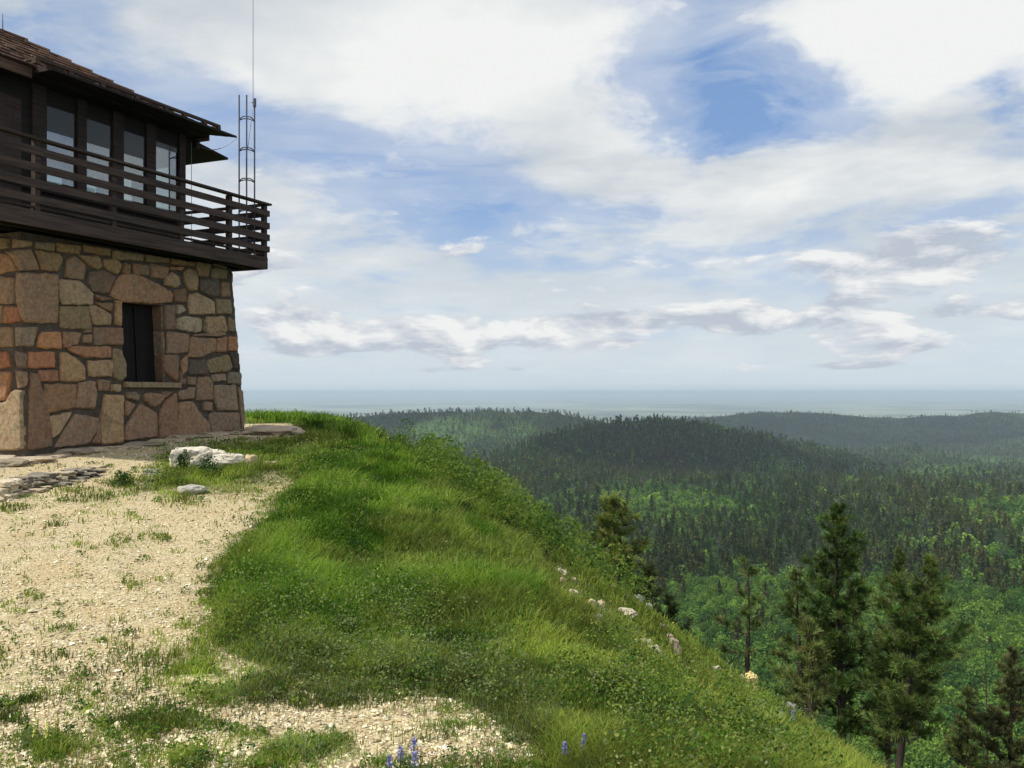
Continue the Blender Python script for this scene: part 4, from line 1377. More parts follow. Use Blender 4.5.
rg = np.random.default_rng(100)
parts = []
for view, n in ((True, 620000), (False, 60000)):
    X, Y, Z, px, py = near_field(n, rg, view)
    kp, gm = keep_prob(X, Y, Z, px, py)
    k = (rg.random(len(X)) < kp) & ~in_tower(X, Y)
    X, Y, Z, px, py, gm = X[k], Y[k], Z[k], px[k], py[k], gm[k]
    bank = inpoly(px, py, BANK); back = inpoly(px, py, BACK)
    cl = fbm(X * .9 + 31, Y * .9 + 4, 3); cl2 = fbm(X * 3.1, Y * 3.1 + 8, 2)
    H = np.where(bank, .165 + .17 * cl + .07 * cl2, np.where(back, .30 + .15 * cl, .125 + .09 * cl + .05 * cl2))
    edge = smooth01((py - 600) / 70)
    H = np.where(bank, H * (1 - .55 * edge), H)
    gs = gravel_soft(X, Y, Z - EYE)
    H = H * (1 - .72 * smooth01(gs * 2.2))
    H = np.where(gm, .030 + .03 * np.clip(cl2 + .4, 0, 1) + .02 * cl + .035 * weedy(px, py), H)
    soil = (np.exp(-(((py - 560) - (px - 548) * .83) / 11) ** 2) * (px > 540) * (px < 690) + .5 * np.exp(-(((py - 590) - (px - 625) * .75) / 9) ** 2) * (px > 600) * (px < 760)) * (.5 + 1.2 * cl2 + .5)
    soil = rg.random(len(X)) < soil * .85
    rock_line = np.exp(-(((py - 560) - (px - 545) * .83) / 14) ** 2) * (px > 530) * (px < 700)
    H = np.where(~bank & ~back & ~gm, H * (1 - .35 * rock_line), H)
    H = np.where(soil & ~bank, H * .25, H)
    H = np.clip(H, .03, .7) * rg.uniform(.55, 1.2, len(X))
    Wd = np.maximum(.0032, 0.95 * Y / F) * rg.uniform(.7, 1.3, len(X))
    u = rg.random(len(X))
    t = np.clip(.5 + .8 * cl + .3 * rg.normal(size=len(X)), 0, 1)[:, None]
    lush = LUSH0 * (1 - t) + LUSH1 * t
    slopec = lush * .35 + YG * .65
    C = np.where((bank | back)[:, None], lush, slopec)
    # yellower away from the bank and downhill
    w = smooth01((px - 470) / 200)[:, None] * .35 * (~bank[:, None])
    C = C * (1 - w) + YG * w
    sg = (inpoly(px, py, [(225, 640), (500, 640), (560, 720), (520, 768), (300, 768), (210, 700)]) & (u < .40))[:, None]
    C = np.where(sg, SAGE * rg.uniform(.7, 1.2, (len(X), 1)), C)
    st = ((u > .93) & ~bank & ~back)[:, None]
    C = np.where(st, STRAW * .8, C)
    dk = ((cl2 + cl * .6 < -.28))[:, None]
    C = np.where(dk & ~st, C * .62 + DARKG * .3, C)
    c5 = fbm(X * 2.4 + 71, Y * 2.4 + 3, 3)[:, None]
    C = C * np.clip(1 + 1.1 * c5, .55, 1.7)
    C = np.where((c5 > .16) & ~gm[:, None], C * .55 + YG * .55, C)
    dry = ((fbm(X * .6 + 2, Y * .6 + 44, 3) > .18) & ~back)[:, None]
    C = np.where(dry, C * .6 + YG * .3 + STRAW * .12, C)
    C = C * rg.uniform(.65, 1.4, (len(X), 1)) * np.clip(1 + rg.normal(0, .08, (len(X), 3)), .7, 1.3)
    if not view: Wd = np.maximum(Wd, .012)
    parts.append(blades(rg, X, Y, Z, H, Wd, C))
V, Q, T, Cc = [], [], [], []
off = 0
for v, q, t, c in parts:
    V.append(v); Q.append(q + off); T.append(t + off); Cc.append(c); off += len(v)
o = mesh_np('grass', np.vstack(V), [np.vstack(Q), np.vstack(T)], M_grass, color=np.vstack(Cc))
tag(o, 'green grass covering the bank, slope and edges of the path', 'grass', kind='stuff')
del V, Q, T, Cc, parts


def leaf_cloud(rng, P, n_each, rad, hgt, lsize, colr, cspread=.2, up=.45):
    """clumps of small diamond leaves; P (n,3), rad, hgt, lsize per clump"""
    n = len(P)
    idx = np.repeat(np.arange(n), n_each); m = len(idx)
    th = rng.uniform(0, 2 * np.pi, m); rr_ = np.sqrt(rng.random(m)); hh = rng.random(m)
    env = np.sqrt(np.clip(1 - (hh * .95) ** 2, 0, 1))
    c = np.stack([P[idx, 0] + np.cos(th) * rr_ * rad[idx] * env, P[idx, 1] + np.sin(th) * rr_ * rad[idx] * env, P[idx, 2] + hh * hgt[idx]], 1)
    d1 = rng.normal(size=(m, 3)); d1[:, 2] = d1[:, 2] * .6 + up; d1 /= np.linalg.norm(d1, axis=1, keepdims=True)
    d2 = np.cross(d1, rng.normal(size=(m, 3))); d2 /= np.linalg.norm(d2, axis=1, keepdims=True)
    L = (lsize[idx] * rng.uniform(.6, 1.3, m))[:, None]
    V = np.stack([c - d1 * L * .5, c + d2 * L * .30, c + d1 * L * .5, c - d2 * L * .30], 1).reshape(-1, 3)
    q = np.arange(m)[:, None] * 4 + np.array([[0, 1, 2, 3]])
    C = colr[idx] * rng.uniform(1 - cspread, 1 + cspread, (m, 1))
    return V, q, np.repeat(C, 4, axis=0)


# broad-leaved weeds among the grass
rg = np.random.default_rng(101)
X, Y, Z, px, py = near_field(15000, rg)
kp, gm = keep_prob(X, Y, Z, px, py)
cl = fbm(X * 1.1 + 3, Y * 1.1 + 14, 4)
bank = inpoly(px, py, BANK)
pr = np.where(gm, kp * .9, np.clip(.30 + 2.6 * cl, .03, 1) * np.where(bank, .95, 1))
k = (rg.random(len(X)) < pr) & ~in_tower(X, Y)
X, Y, Z, px, py, gm, bank = X[k], Y[k], Z[k], px[k], py[k], gm[k], bank[k]
n = len(X)
rad = np.where(gm, .05, .11) * rg.uniform(.6, 1.5, n) * np.clip(Y / 8, 1, 2.2)
hg = np.where(gm, .05, np.where(bank, .36, .22)) * rg.uniform(.6, 1.3, n)
pal = np.array([[.11, .20, .03], [.19, .26, .05], [.05, .11, .025], [.19, .23, .10], [.28, .31, .09]])
pc = pal[rg.choice(5, n, p=[.3, .25, .22, .13, .10])]
sgm = inpoly(px, py, [(300, 640), (480, 640), (540, 720), (520, 768), (400, 768), (230, 700)])
pc = np.where((sgm & (rg.random(n) < .5))[:, None], pal[3] * 1.1, pc)
ls = np.maximum(.018, 2.0 * Y / F) * rg.uniform(.8, 1.3, n)
v, q, c = leaf_cloud(rg, np.stack([X, Y, Z], 1), 30, rad, hg, ls, pc)
o = mesh_np('weeds', v, [q], M_leaf, color=c)
tag(o, 'low broad-leaved weeds mixed through the grass', 'weeds', kind='stuff')

# thicket of low shrubs along the crest
THK = [(405, 440), (440, 452), (480, 470), (530, 500), (580, 545), (625, 585), (640, 606), (610, 596), (560, 560), (520, 540), (470, 505), (430, 480), (400, 460)]
X, Y, Z, px, py = near_field(9000, rg)
k = inpoly(px, py, THK); X, Y, Z, px, py = X[k], Y[k], Z[k], px[k], py[k]
k = rg.random(len(X)) < .9; X, Y, Z, px = X[k][:230], Y[k][:230], Z[k][:230], px[k][:230]
n = len(X)
pal = np.array([[.13, .20, .035], [.18, .245, .05], [.06, .12, .025]])
v, q, c = leaf_cloud(rg, np.stack([X, Y, Z], 1), 150, rg.uniform(.22, .42, n), rg.uniform(.28, .62, n), np.maximum(.045, 2.3 * Y / F), pal[rg.choice(3, n, p=[.45, .3, .25])])
o = mesh_np('shrub_thicket', v, [q], M_leaf, color=c)
tag(o, 'pale leafy low thicket along the crest of the slope', 'thicket', kind='stuff')

# single bushes
BUSH = [(463, 516, 22, 15, (.035, .085, .02), 'small dark green bush below the pale thicket, nearer the crest'), (434, 526, 17, 16, (.03, .075, .018), 'small dark green bush left of the one below the pale thicket'),
        (437, 618, 52, 34, (.15, .185, .045), 'wide yellowish bush in the middle of the grassy bank'), (458, 588, 30, 20, (.06, .13, .025), 'mid green bush behind the wide yellowish bush'),
        (352, 560, 34, 22, (.03, .08, .016), 'dark bush deep in the tall grass of the bank'), (372, 492, 30, 16, (.07, .13, .03), 'leafy bush high in the tall grass below the crest'),
        (121, 487, 24, 15, (.045, .10, .02), 'round green bush at the right end of the layered rock ledge'), (180, 470, 15, 18, (.035, .085, .022), 'dark green bush against the left face of the whitewashed boulder'),
        (205, 476, 32, 19, (.035, .085, .022), 'dark green bush in front of the middle of the whitewashed boulder'), (340, 640, 40, 24, (.11, .16, .06), 'greyish green bush at the lower edge of the tall grass'),
        (735, 628, 1, 1, None, None), (505, 530, 26, 15, (.05, .11, .02), 'dark-hearted bush just below the pale thicket, furthest down the slope')]
for (x, y, w, h, c, lab) in BUSH:
    if c is None: continue
    g = p2g(x, y); q_ = g[1] / F
    root = empty('bush', (g[0], g[1] + w * q_ * .3, g[2])); tag(root, lab, 'bush', 'bushes on the hilltop')
    P = np.array([[rg.normal(0, w * q_ * .16), rg.normal(0, w * q_ * .14), 0.0] for _ in range(6)])
    v, q, cc = leaf_cloud(rg, P, 120, np.full(6, w * q_ * .30), np.full(6, h * q_ * 1.05) * rg.uniform(.7, 1.1, 6), np.full(6, max(.02, 2.1 * q_)), np.tile(np.array(c), (6, 1)), .35)
    mesh_np('foliage', v, [q], M_leaf, color=cc, parent=root)
    ms = MB()
    for _ in range(7):
        a = rg.uniform(0, 6.28); ms.tube((0, 0, -.03), (math.cos(a) * w * q_ * .3, math.sin(a) * w * q_ * .25, h * q_ * .7), .006, .003, 5, (.12, .09, .06))
    ms.build('stem', M_pebble, root)

# loose stones of the path
rg = np.random.default_rng(102)
X, Y, Z, px, py = sample_view(90000, -60, 620, 436, 795, rg)
gm = gravel_mask(X, Y, Z - EYE) & (Y < 22) & ~in_tower(X, Y, .1)
gm |= (rg.random(len(X)) < .10 * smooth01((py - 680) / 60)) & (px < 600)
k = gm & (rg.random(len(X)) < .62)
X, Y, Z = X[k], Y[k], Z[k]
n = len(X)
octv = np.array([[1, 0, 0], [0, 1, 0], [-1, 0, 0], [0, -1, 0], [0, 0, 1], [0, 0, -1]], float)
octf = np.array([[0, 1, 4], [1, 2, 4], [2, 3, 4], [3, 0, 4], [1, 0, 5], [2, 1, 5], [3, 2, 5], [0, 3, 5]])
s = np.maximum(.0065, .66 * Y / F) * np.exp(rg.normal(0, .45, n))
s = np.minimum(s, .032)
v = octv[None] * rg.uniform(.55, 1.35, (n, 6, 1)) + rg.normal(0, .18, (n, 6, 3))
v[:, :, 2] *= rg.uniform(.4, .8, (n, 1))
a = rg.uniform(0, 6.28, n); ca, sa = np.cos(a)[:, None], np.sin(a)[:, None]
vx = v[:, :, 0] * ca - v[:, :, 1] * sa; vy = v[:, :, 0] * sa + v[:, :, 1] * ca
V = np.stack([vx * s[:, None] + X[:, None], vy * s[:, None] + Y[:, None], v[:, :, 2] * s[:, None] + Z[:, None] + .3 * s[:, None]], 2).reshape(-1, 3)
f = (np.arange(n)[:, None, None] * 6 + octf[None]).reshape(-1, 3)
pal = np.array([[.74, .65, .43], [.60, .50, .30], [.38, .29, .16], [.80, .74, .57], [.22, .165, .095]])
C = pal[rg.choice(5, n, p=[.34, .28, .14, .16, .08])] * rg.uniform(.85, 1.1, (n, 1))
o = mesh_np('gravel', V, [f], M_pebble, color=np.repeat(C, 6, axis=0))
tag(o, 'pale crushed limestone gravel scattered over the path', 'gravel', kind='stuff')


# ------------------------------------------------------------------ wildflowers
def lupin(px, py, hpx, label, n_sp=1, seed=0, col=(.30, .30, .56)):
    rl_ = np.random.default_rng(500 + seed)
    g = p2g(px, py); q_ = g[1] / F; H = hpx * q_
    root = empty('lupin', g); tag(root, label, 'wildflower', 'blue lupins')
    st = MB(); st.path([(0, 0, -.02), (.01 * H, 0, H * .5), (.04 * H, .01, H * .97)], [.0035, .003, .002], 5, (.10, .15, .06)); st.build('stem', M_flower, root)
    P = []; 
    m = 90
    hh = rl_.random(m); th = rl_.uniform(0, 6.28, m); rd = (.16 - .10 * hh) * H * .62
    c = np.stack([np.cos(th) * rd + .03 * H, np.sin(th) * rd, H * (.52 + .48 * hh)], 1)
    d1 = np.stack([np.cos(th), np.sin(th), rl_.uniform(.2, 1, m)], 1); d1 /= np.linalg.norm(d1, axis=1, keepdims=True)
    d2 = np.cross(d1, rl_.normal(size=(m, 3))); d2 /= np.linalg.norm(d2, axis=1, keepdims=True)
    L = max(.010, 1.6 * q_)
    V = np.stack([c - d1 * L * .5, c + d2 * L * .4, c + d1 * L * .6, c - d2 * L * .4], 1).reshape(-1, 3)
    cc = np.array(col)[None] * rl_.uniform(.7, 1.5, (m, 1)); cc[hh < .15] = (.45, .44, .6)
    mesh_np('flower_spike', V, [np.arange(m)[:, None] * 4 + np.array([[0, 1, 2, 3]])], M_flower, color=np.repeat(cc, 4, axis=0), parent=root)
    v, q, c2 = leaf_cloud(rl_, np.array([[0, 0, 0.]]), 60, np.array([H * .35]), np.array([H * .55]), np.array([max(.02, 2 * q_)]), np.array([[.11, .17, .08]]))
    mesh_np('foliage', v, [q], M_leaf, color=c2, parent=root)


for i, (x, y, h, lab) in enumerate([(400, 776, 30, 'left lupin spike of the clump at the bottom edge, on gravel'), (413, 770, 32, 'tallest lupin spike of the clump at the bottom edge, on gravel'),
                                    (414, 782, 30, 'lowest lupin spike of the clump at the bottom edge, half out of frame'), (389, 780, 24, 'short pale lupin spike at the far left of the bottom clump'),
                                    (564, 768, 26, 'faint lupin spike, left of the pair at the bottom edge'), (583, 764, 30, 'bold lupin spike, right of the pair at the bottom edge'),
                                    (593, 694, 17, 'lupin in mid slope, left of the distant pair'), (612, 695, 15, 'lupin in mid slope, right of the distant pair'),
                                    (780, 727, 17, 'pale lupin left of the three below the grey rock by the big pine'), (792, 730, 19, 'violet lupin in the middle of the three below the grey rock by the big pine'),
                                    (796, 742, 18, 'lowest lupin of the three below the grey rock by the big pine')]):
    lupin(x, y, h, lab, seed=i)


def daisy(px, py, spx, label, col, name='yellow_flower', hmul=5, group='yellow wildflowers'):
    g = p2g(px, py); q_ = g[1] / F; R_ = spx * q_ * .5; H = R_ * hmul
    root = empty(name, g); tag(root, label, 'wildflower', group)
    st = MB(); st.path([(0, 0, -.02), (0, 0, H * .6), (.01, -.01, H)], [.003, .0025, .002], 5, (.10, .15, .05)); st.build('stem', M_flower, root)
    m_ = MB()
    for k in range(11):
        a = 6.283 * k / 11; c, s = math.cos(a), math.sin(a); w = R_ * .26
        ti = .8
        f_ = lambda r, sd, z: (r * c - sd * s + .01, (r * s + sd * c) * ti - .01, H + z + (r * s + sd * c) * .55)
        m_.add([f_(R_ * .15, 0, 0), f_(R_ * .6, w, .002), f_(R_, 0, -.001), f_(R_ * .6, -w, .002)], [(0, 1, 2, 3)], col)
    m_.build('petals', M_flower, root)
    m_ = MB(); m_.tube((.01, -.012, H - .002), (.01, -.016, H + R_ * .2), R_ * .3, R_ * .2, 8, (.35, .17, .03)); m_.build('flower_head', M_flower, root)


daisy(715, 748, 7, 'orange-yellow daisy, upper of the two on the lower slope', (.85, .45, .03))
daisy(700, 757, 5.5, 'small yellow daisy, lower left of the two on the lower slope', (.85, .50, .05))
for i, (x, y, h, lab) in enumerate([(36, 745, 26, 'left pale yellow flower spike in the weeds at the lower left corner'), (47, 752, 30, 'tall pale yellow flower spike in the middle of the lower left weeds'),
                                    (56, 742, 22, 'short pale yellow flower spike, right of those in the lower left weeds'), (673, 632, 9, 'yellow flower spike on the slope crest above the pinkish rock')]):
    g = p2g(x, y); q_ = g[1] / F; H = h * q_
    root = empty('yellow_flower', g); tag(root, lab, 'wildflower', 'yellow wildflowers')
    st = MB(); st.tube((0, 0, -.02), (0.01, 0, H), .003, .002, 5, (.14, .2, .05)); st.build('stem', M_flower, root)
    v, q, c2 = leaf_cloud(np.random.default_rng(i), np.array([[0, 0, H * .35]]), 55, np.array([H * .12]), np.array([H * .7]), np.array([max(.012, 1.7 * q_)]), np.array([[.55, .56, .13]]))
    mesh_np('petals', v, [q], M_flower, color=c2, parent=root)
#--PART4--
# ------------------------------------------------------------------ pines near the hilltop
M_bark = mat_tint('bark', rough=0.95, nscale=20, bumpd=0.02, vary=0.4)


def needles(rng, C, D, L, n_each, wd, colr):
    """tufts: centres C (n,3), axis D (n,3), length L (n,)"""
    n = len(C); idx = np.repeat(np.arange(n), n_each); m = len(idx)
    d = D[idx] * 1.0 + rng.normal(0, .55, (m, 3)); d /= np.linalg.norm(d, axis=1, keepdims=True)
    s = np.cross(d, rng.normal(size=(m, 3))); s /= np.linalg.norm(s, axis=1, keepdims=True)
    l = (L[idx] * rng.uniform(.7, 1.15, m))[:, None]
    base = C[idx] + rng.normal(0, .02, (m, 3)) - D[idx] * l * .25 * rng.random((m, 1))
    w = wd * .5
    V = np.stack([base - s * w, base + s * w, base + d * l + s * w * .5, base + d * l - s * w * .5], 1).reshape(-1, 3)
    q = np.arange(m)[:, None] * 4 + np.array([[0, 1, 2, 3]])
    Cc = colr[idx] * rng.uniform(.72, 1.3, (m, 1))
    return V, q, np.repeat(Cc, 4, axis=0)


def near_pine(label, px_top, py_top, px_base, Yd, R, seed, crown0=.18, shape=1.0, dens=1.0, col=(.045, .068, .020), lean=0.0, trunk_r=.14, dead=0.0, cat='pine tree', name='pine_tree', group='pines near the hilltop', rfun=None, tuft=.2):
    rl_ = np.random.default_rng(seed)
    xb = (px_base - CX) / F * Yd; gz = G(xb, Yd)
    xt = (px_top - CX) / F * Yd; zt = (HY - py_top) / F * Yd + EYE
    H = zt - gz
    root = empty(name, (xb, Yd, gz)); tag(root, label, cat, group)
    dxx = xt - xb
    def axis(t):
        return np.array([dxx * (t ** 1.15) + .05 * math.sin(5 * t + seed), .04 * math.cos(4 * t + seed), H * t])
    m_ = MB()
    ts = np.linspace(0, 1, 14)
    m_.path([tuple(axis(t) + np.array([0, 0, -.3 if t == 0 else 0])) for t in ts], [trunk_r * (1.15 - 1.12 * t) + .008 for t in ts], 9, (.055, .042, .034))
    m_.build('trunk', M_bark, root, smooth=True)
    br = MB(); C, D = [], []
    nb = int(H / .125 * dens)
    for i in range(nb):
        t = crown0 + (1 - crown0) * ((i + rl_.random()) / nb)
        tt = (t - crown0) / (1 - crown0)
        prof = (rfun(tt) if rfun else (min(1, (1 - tt) * 1.35 + .06) ** shape) * (.55 + .45 * min(1, tt * 4)))
        az_ = rl_.uniform(0, 6.28)
        gap = .72 + .34 * math.sin(az_ * 2 + seed + t * 9)
        L = R * prof * rl_.uniform(.5, 1.1) * gap + .06
        p0 = axis(t)
        d = np.array([math.cos(az_), math.sin(az_), rl_.uniform(-.05, .35) + .5 * tt])
        d /= np.linalg.norm(d)
        up = np.array([0, 0, .28])
        pts = [p0 + d * L * s + up * L * s * s * .6 for s in (0, .35, .7, 1.0)]
        isdead = rl_.random() < dead
        if isdead: pts = [p0 + (p_ - p0) * .45 for p_ in pts]
        br.path([tuple(p) for p in pts], [.022 * (1.2 - tt), .016 * (1.2 - tt), .009, .004], 4, (.07, .055, .042) if not isdead else (.17, .155, .14))
        if isdead: continue

        nt = max(4, int(L / .06))
        for k in range(nt):
            s = 1.0 if k == 0 else rl_.uniform(.25, 1.0)
            q = p0 + d * L * s + up * L * s * s * .6
            sd = rl_.normal(0, 1, 3); sd[2] = abs(sd[2]) * .4
            q = q + sd * .11 * min(1, L)
            C.append(q); dd = d * .8 + sd * .4 + np.array([0, 0, .35]); D.append(dd / np.linalg.norm(dd))
    br.build('branches', M_bark, root)
    C = np.array(C); D = np.array(D); n = len(C)
    cc = np.array(col)[None] * 1.4 * rl_.uniform(.55, 1.9, (n, 1)) * np.clip(1 + rl_.normal(0, .10, (n, 3)), .7, 1.3)
    v, q, c2 = needles(rl_, C, D, np.full(n, tuft) * rl_.uniform(.75, 1.2, n), 24, max(.012, .60 * Yd / F), cc)
    mesh_np('crown', v, [q], M_needle, color=c2, parent=root)
    return root


near_pine('tallest dark pine rising at the right edge of the grassy slope', 837, 509, 841, 30, 2.25, 1, crown0=.16, dens=1.75, col=(.050, .078, .021), trunk_r=.13)
near_pine('pine with a trunk leaning right, beside the tallest pine', 931, 560, 893, 27, 1.75, 2, crown0=.27, dens=1.8, col=(.070, .098, .028), trunk_r=.11, rfun=lambda t: (.80 + .35 * min(1, t * 3)) * min(1, (1 - t) * 1.7 + .05))
near_pine('slender pine standing behind the leaning pine', 899, 553, 886, 33, 1.55, 3, crown0=.22, dens=1.2, trunk_r=.09, col=(.058, .080, .024))
near_pine('thin ragged pine with a bare grey top, left of the tallest pine', 747, 563, 749, 29, 1.1, 4, crown0=.36, dens=.55, col=(.075, .095, .032), dead=.35, trunk_r=.09)
near_pine('small pale green pine just in front of the tallest pine', 809, 622, 812, 24, 1.1, 5, crown0=.2, dens=1.2, col=(.095, .115, .036), trunk_r=.06, dead=.05)
near_pine('shaggy olive pine pressed against the left flank of the tallest pine', 797, 572, 801, 30, 1.35, 6, crown0=.22, dens=1.0, col=(.075, .098, .030), dead=.12, trunk_r=.08)
near_pine('yellowish bushy pine at the crest of the slope', 615, 500, 618, 31, 1.75, 7, crown0=.3, dens=1.5, col=(.115, .135, .040), trunk_r=.09, rfun=lambda t: min(1.0, (1 - t) * 1.25 + .08) * min(1, .6 + t * 2), tuft=.2)
near_pine('small dark pine right of the yellowish bushy pine', 648, 568, 650, 33, 1.0, 8, crown0=.35, dens=1.2, col=(.040, .055, .020), trunk_r=.06)
near_pine('brownish pine at the right edge of the view', 1012, 652, 1010, 34, 2.1, 9, crown0=.25, dens=1.25, col=(.062, .066, .026), trunk_r=.13)
near_pine('short dark pine tucked below the crest, lower right of the yellowish pine', 667, 598, 668, 34, .8, 10, crown0=.3, dens=1.2, col=(.038, .052, .018), trunk_r=.05)
near_pine('low bushy pine between the leaning pine and the brownish one', 968, 690, 966, 36, 1.5, 12, crown0=.32, dens=1.0, col=(.070, .085, .028), trunk_r=.07, dead=.12)
near_pine('bare grey dead sapling left of the brownish pine', 985, 640, 988, 40, 1.1, 11, crown0=.3, dens=.5, dead=1.0 - 1e-9 if False else .93, col=(.10, .10, .05), trunk_r=.06, cat='dead tree', name='dead_tree')

# ------------------------------------------------------------------ the forest beyond
rg = np.random.default_rng(300)


def proto_pine(seed, H=13.0, quads=260):
    rl_ = np.random.default_rng(seed)
    t = rl_.random(quads) ** .85
    r = (1.9 + rl_.uniform(0, .8)) * np.minimum(1, (1 - t) * 1.5 + .08) * np.sqrt(rl_.random(quads)) * (.75 + .25 * np.sin(t * 19))
    th = rl_.uniform(0, 6.28, quads)
    r = r * 1.35
    c = np.stack([np.cos(th) * r, np.sin(th) * r, H * (.16 + .84 * t)], 1)
    d1 = np.stack([np.cos(th), np.sin(th), rl_.uniform(-.2, .9, quads)], 1) + rl_.normal(0, .5, (quads, 3)); d1 /= np.linalg.norm(d1, axis=1, keepdims=True)
    d2 = np.cross(d1, rl_.normal(size=(quads, 3))); d2 /= np.linalg.norm(d2, axis=1, keepdims=True)
    L = rl_.uniform(.8, 1.5, quads)[:, None] * (H / 13) * (260 / quads) ** .4
    V = np.stack([c - d1 * L * .5 - d2 * L * .3, c - d1 * L * .3 + d2 * L * .4, c + d1 * L * .6, c + d1 * L * .1 - d2 * L * .5], 1)
    return V.reshape(-1, 3), rl_.uniform(.65, 1.4, quads)


def proto_leafy(seed, R=3.0, H=5.0, quads=260):
    rl_ = np.random.default_rng(seed)
    d = rl_.normal(size=(quads, 3)); d[:, 2] = np.abs(d[:, 2]); d /= np.linalg.norm(d, axis=1, keepdims=True)
    k = (rl_.random(quads) ** .33)[:, None]
    lump = 1 + .25 * np.sin(d[:, :1] * 5 + seed) * np.cos(d[:, 1:2] * 6)
    c = d * k * lump * np.array([[R, R, H * .75]]) + np.array([[0, 0, H * .22]])
    d1 = rl_.normal(size=(quads, 3)); d1 /= np.linalg.norm(d1, axis=1, keepdims=True)
    d2 = np.cross(d1, rl_.normal(size=(quads, 3))); d2 /= np.linalg.norm(d2, axis=1, keepdims=True)
    L = rl_.uniform(.45, .9, quads)[:, None] * (R / 3) * (260 / quads) ** .45
    V = np.stack([c - d1 * L * .5, c + d2 * L * .4, c + d1 * L * .5, c - d2 * L * .4], 1)
    return V.reshape(-1, 3), rl_.uniform(.7, 1.35, quads)


def scatter(protos, X, Y, Z, S, colr, rng):
    Vs, Cs = [], []
    which = rng.integers(0, len(protos), len(X))
    for w, (v, sh) in enumerate(protos):
        k = np.nonzero(which == w)[0]
        if len(k) == 0: continue
        a = rng.uniform(0, 6.28, len(k)); ca, sa = np.cos(a)[:, None], np.sin(a)[:, None]
        sx = S[k][:, None] * rng.uniform(.8, 1.2, (len(k), 1))
        P = np.stack([(v[None, :, 0] * ca - v[None, :, 1] * sa) * sx + X[k][:, None], (v[None, :, 0] * sa + v[None, :, 1] * ca) * sx + Y[k][:, None], v[None, :, 2] * S[k][:, None] + Z[k][:, None]], 2)
        Vs.append(P.reshape(-1, 3))
        c = colr[k][:, None, :] * sh[None, :, None]
        Cs.append(np.repeat(c.reshape(-1, 3), 4, axis=0))
    V = np.vstack(Vs); C = np.vstack(Cs)
    return V, np.arange(len(V)).reshape(-1, 4), C


PINE_C = np.array([.048, .080, .024]); PINE_B = np.array([.115, .120, .040]); RED_C = np.array([.10, .045, .03]); GREY_C = np.array([.13, .13, .12]); LEAF_C = np.array([.165, .265, .044]); LEAF_D = np.array([.048, .112, .024])

X, Y, Z, px, py = sample_view(170000, -70, 1095, 404, 800, rg)
# ground that the near hillside hides from here but that opens up a few steps away
Xh, Yh, Zh, pxh, pyh = sample_view(88000, 200, 1000, 408, 700, rg, _RMF)
_near = _PY[:, :_i0].min(axis=1)
hid = pyh > np.interp(pxh, TP, _near) - 2
X, Y, Z, px, py = [np.concatenate([a_, b_[hid]]) for a_, b_ in ((X, Xh), (Y, Yh), (Z, Zh), (px, pxh), (py, pyh))]
hidden = np.concatenate([np.zeros(len(X) - hid.sum(), bool), np.ones(hid.sum(), bool)])
r = np.hypot(X, Y)
k = (r > 210) & (r < 8200)
X, Y, Z, px, py, r, hidden = X[k], Y[k], Z[k], px[k], py[k], r[k], hidden[k]
md = MEADOW(X, Y)
dn = fbm(X / 90, Y / 120, 3)
hp = 12.0 / Y * F                     # tree height in pixels
want = 1 / np.clip(hp * hp * .10, 1.7, 1e9)
smp = len(X) / (1165 * 396.)
dens = 170000 / (1165 * 396.)
pk = want / dens * np.clip(1.0 - md * .95 + .5 * dn, 0.03, 1.3)
inv = r < 600
pk = np.where(inv, want / dens * (.02 + .25 * (fbm(X / 60, Y / 60, 2) > .42)), pk)
u = rg.random(len(X))
k = u < pk
hp_ = hidden[k]
Xp, Yp, Zp, rp, pxp, mdp, pyp = X[k], Y[k], Z[k], r[k], px[k], md[k], py[k]
tn = fbm(Xp / 240 + 3, Yp / 240 + 9, 3)
t = np.clip(.30 + .9 * tn + .25 * rg.normal(size=len(Xp)) + .45 * smooth01((pxp - 780) / 160) * (Yp < 1700), 0, 1)[:, None]
Cp = PINE_C * (1 - t) + PINE_B * t
red = (np.exp(-((pxp - 672) / 22) ** 2 - ((pyp - 462) / 10) ** 2) + np.exp(-((pxp - 425) / 30) ** 2 - ((pyp - 436) / 7) ** 2) * .8 + np.exp(-((pxp - 735) / 20) ** 2 - ((pyp - 468) / 8) ** 2) * .5) > rg.uniform(.25, 1.4, len(Xp))
Cp = np.where(red[:, None], RED_C, Cp)
gry = rg.random(len(Xp)) < .03 + .03 * (mdp > .5)
Cp = np.where(gry[:, None], GREY_C, Cp)
Cp = Cp * np.exp(rg.normal(0, .22, (len(Xp), 1)))
Sp = np.clip(np.exp(rg.normal(-.2, .28, len(Xp))), .35, 1.3)
Sp = np.where(rp > 3000, Sp * 1.15, Sp)
# leafy trees: aspen and oak in the draw and in the gaps between pines
wl = 1 / np.clip((5.5 / Y * F) ** 2 * .20, 2.3, 1e9)
kl = rg.random(len(X)) < wl / dens * np.clip(np.where(inv, 1.2, np.clip(md, 0, 1) * .65 + .22), 0, 1.5)
hl_ = hidden[kl]
Xl, Yl, Zl, rl2, pxl = X[kl], Y[kl], Z[kl], r[kl], px[kl]
tl = np.clip(.45 + .9 * fbm(Xl / 45 + 3, Yl / 45, 3) + .32 * rg.normal(size=len(Xl)), 0, 1.15)[:, None]
Cl = (LEAF_D * (1 - tl) + LEAF_C * tl) * rg.uniform(.75, 1.3, (len(Xl), 1))
Sl = np.exp(rg.normal(-.12, .32, len(Xl))) * np.where(rl2 < 600, .95, 1.15)
print('forest', len(Xp), len(Xl))

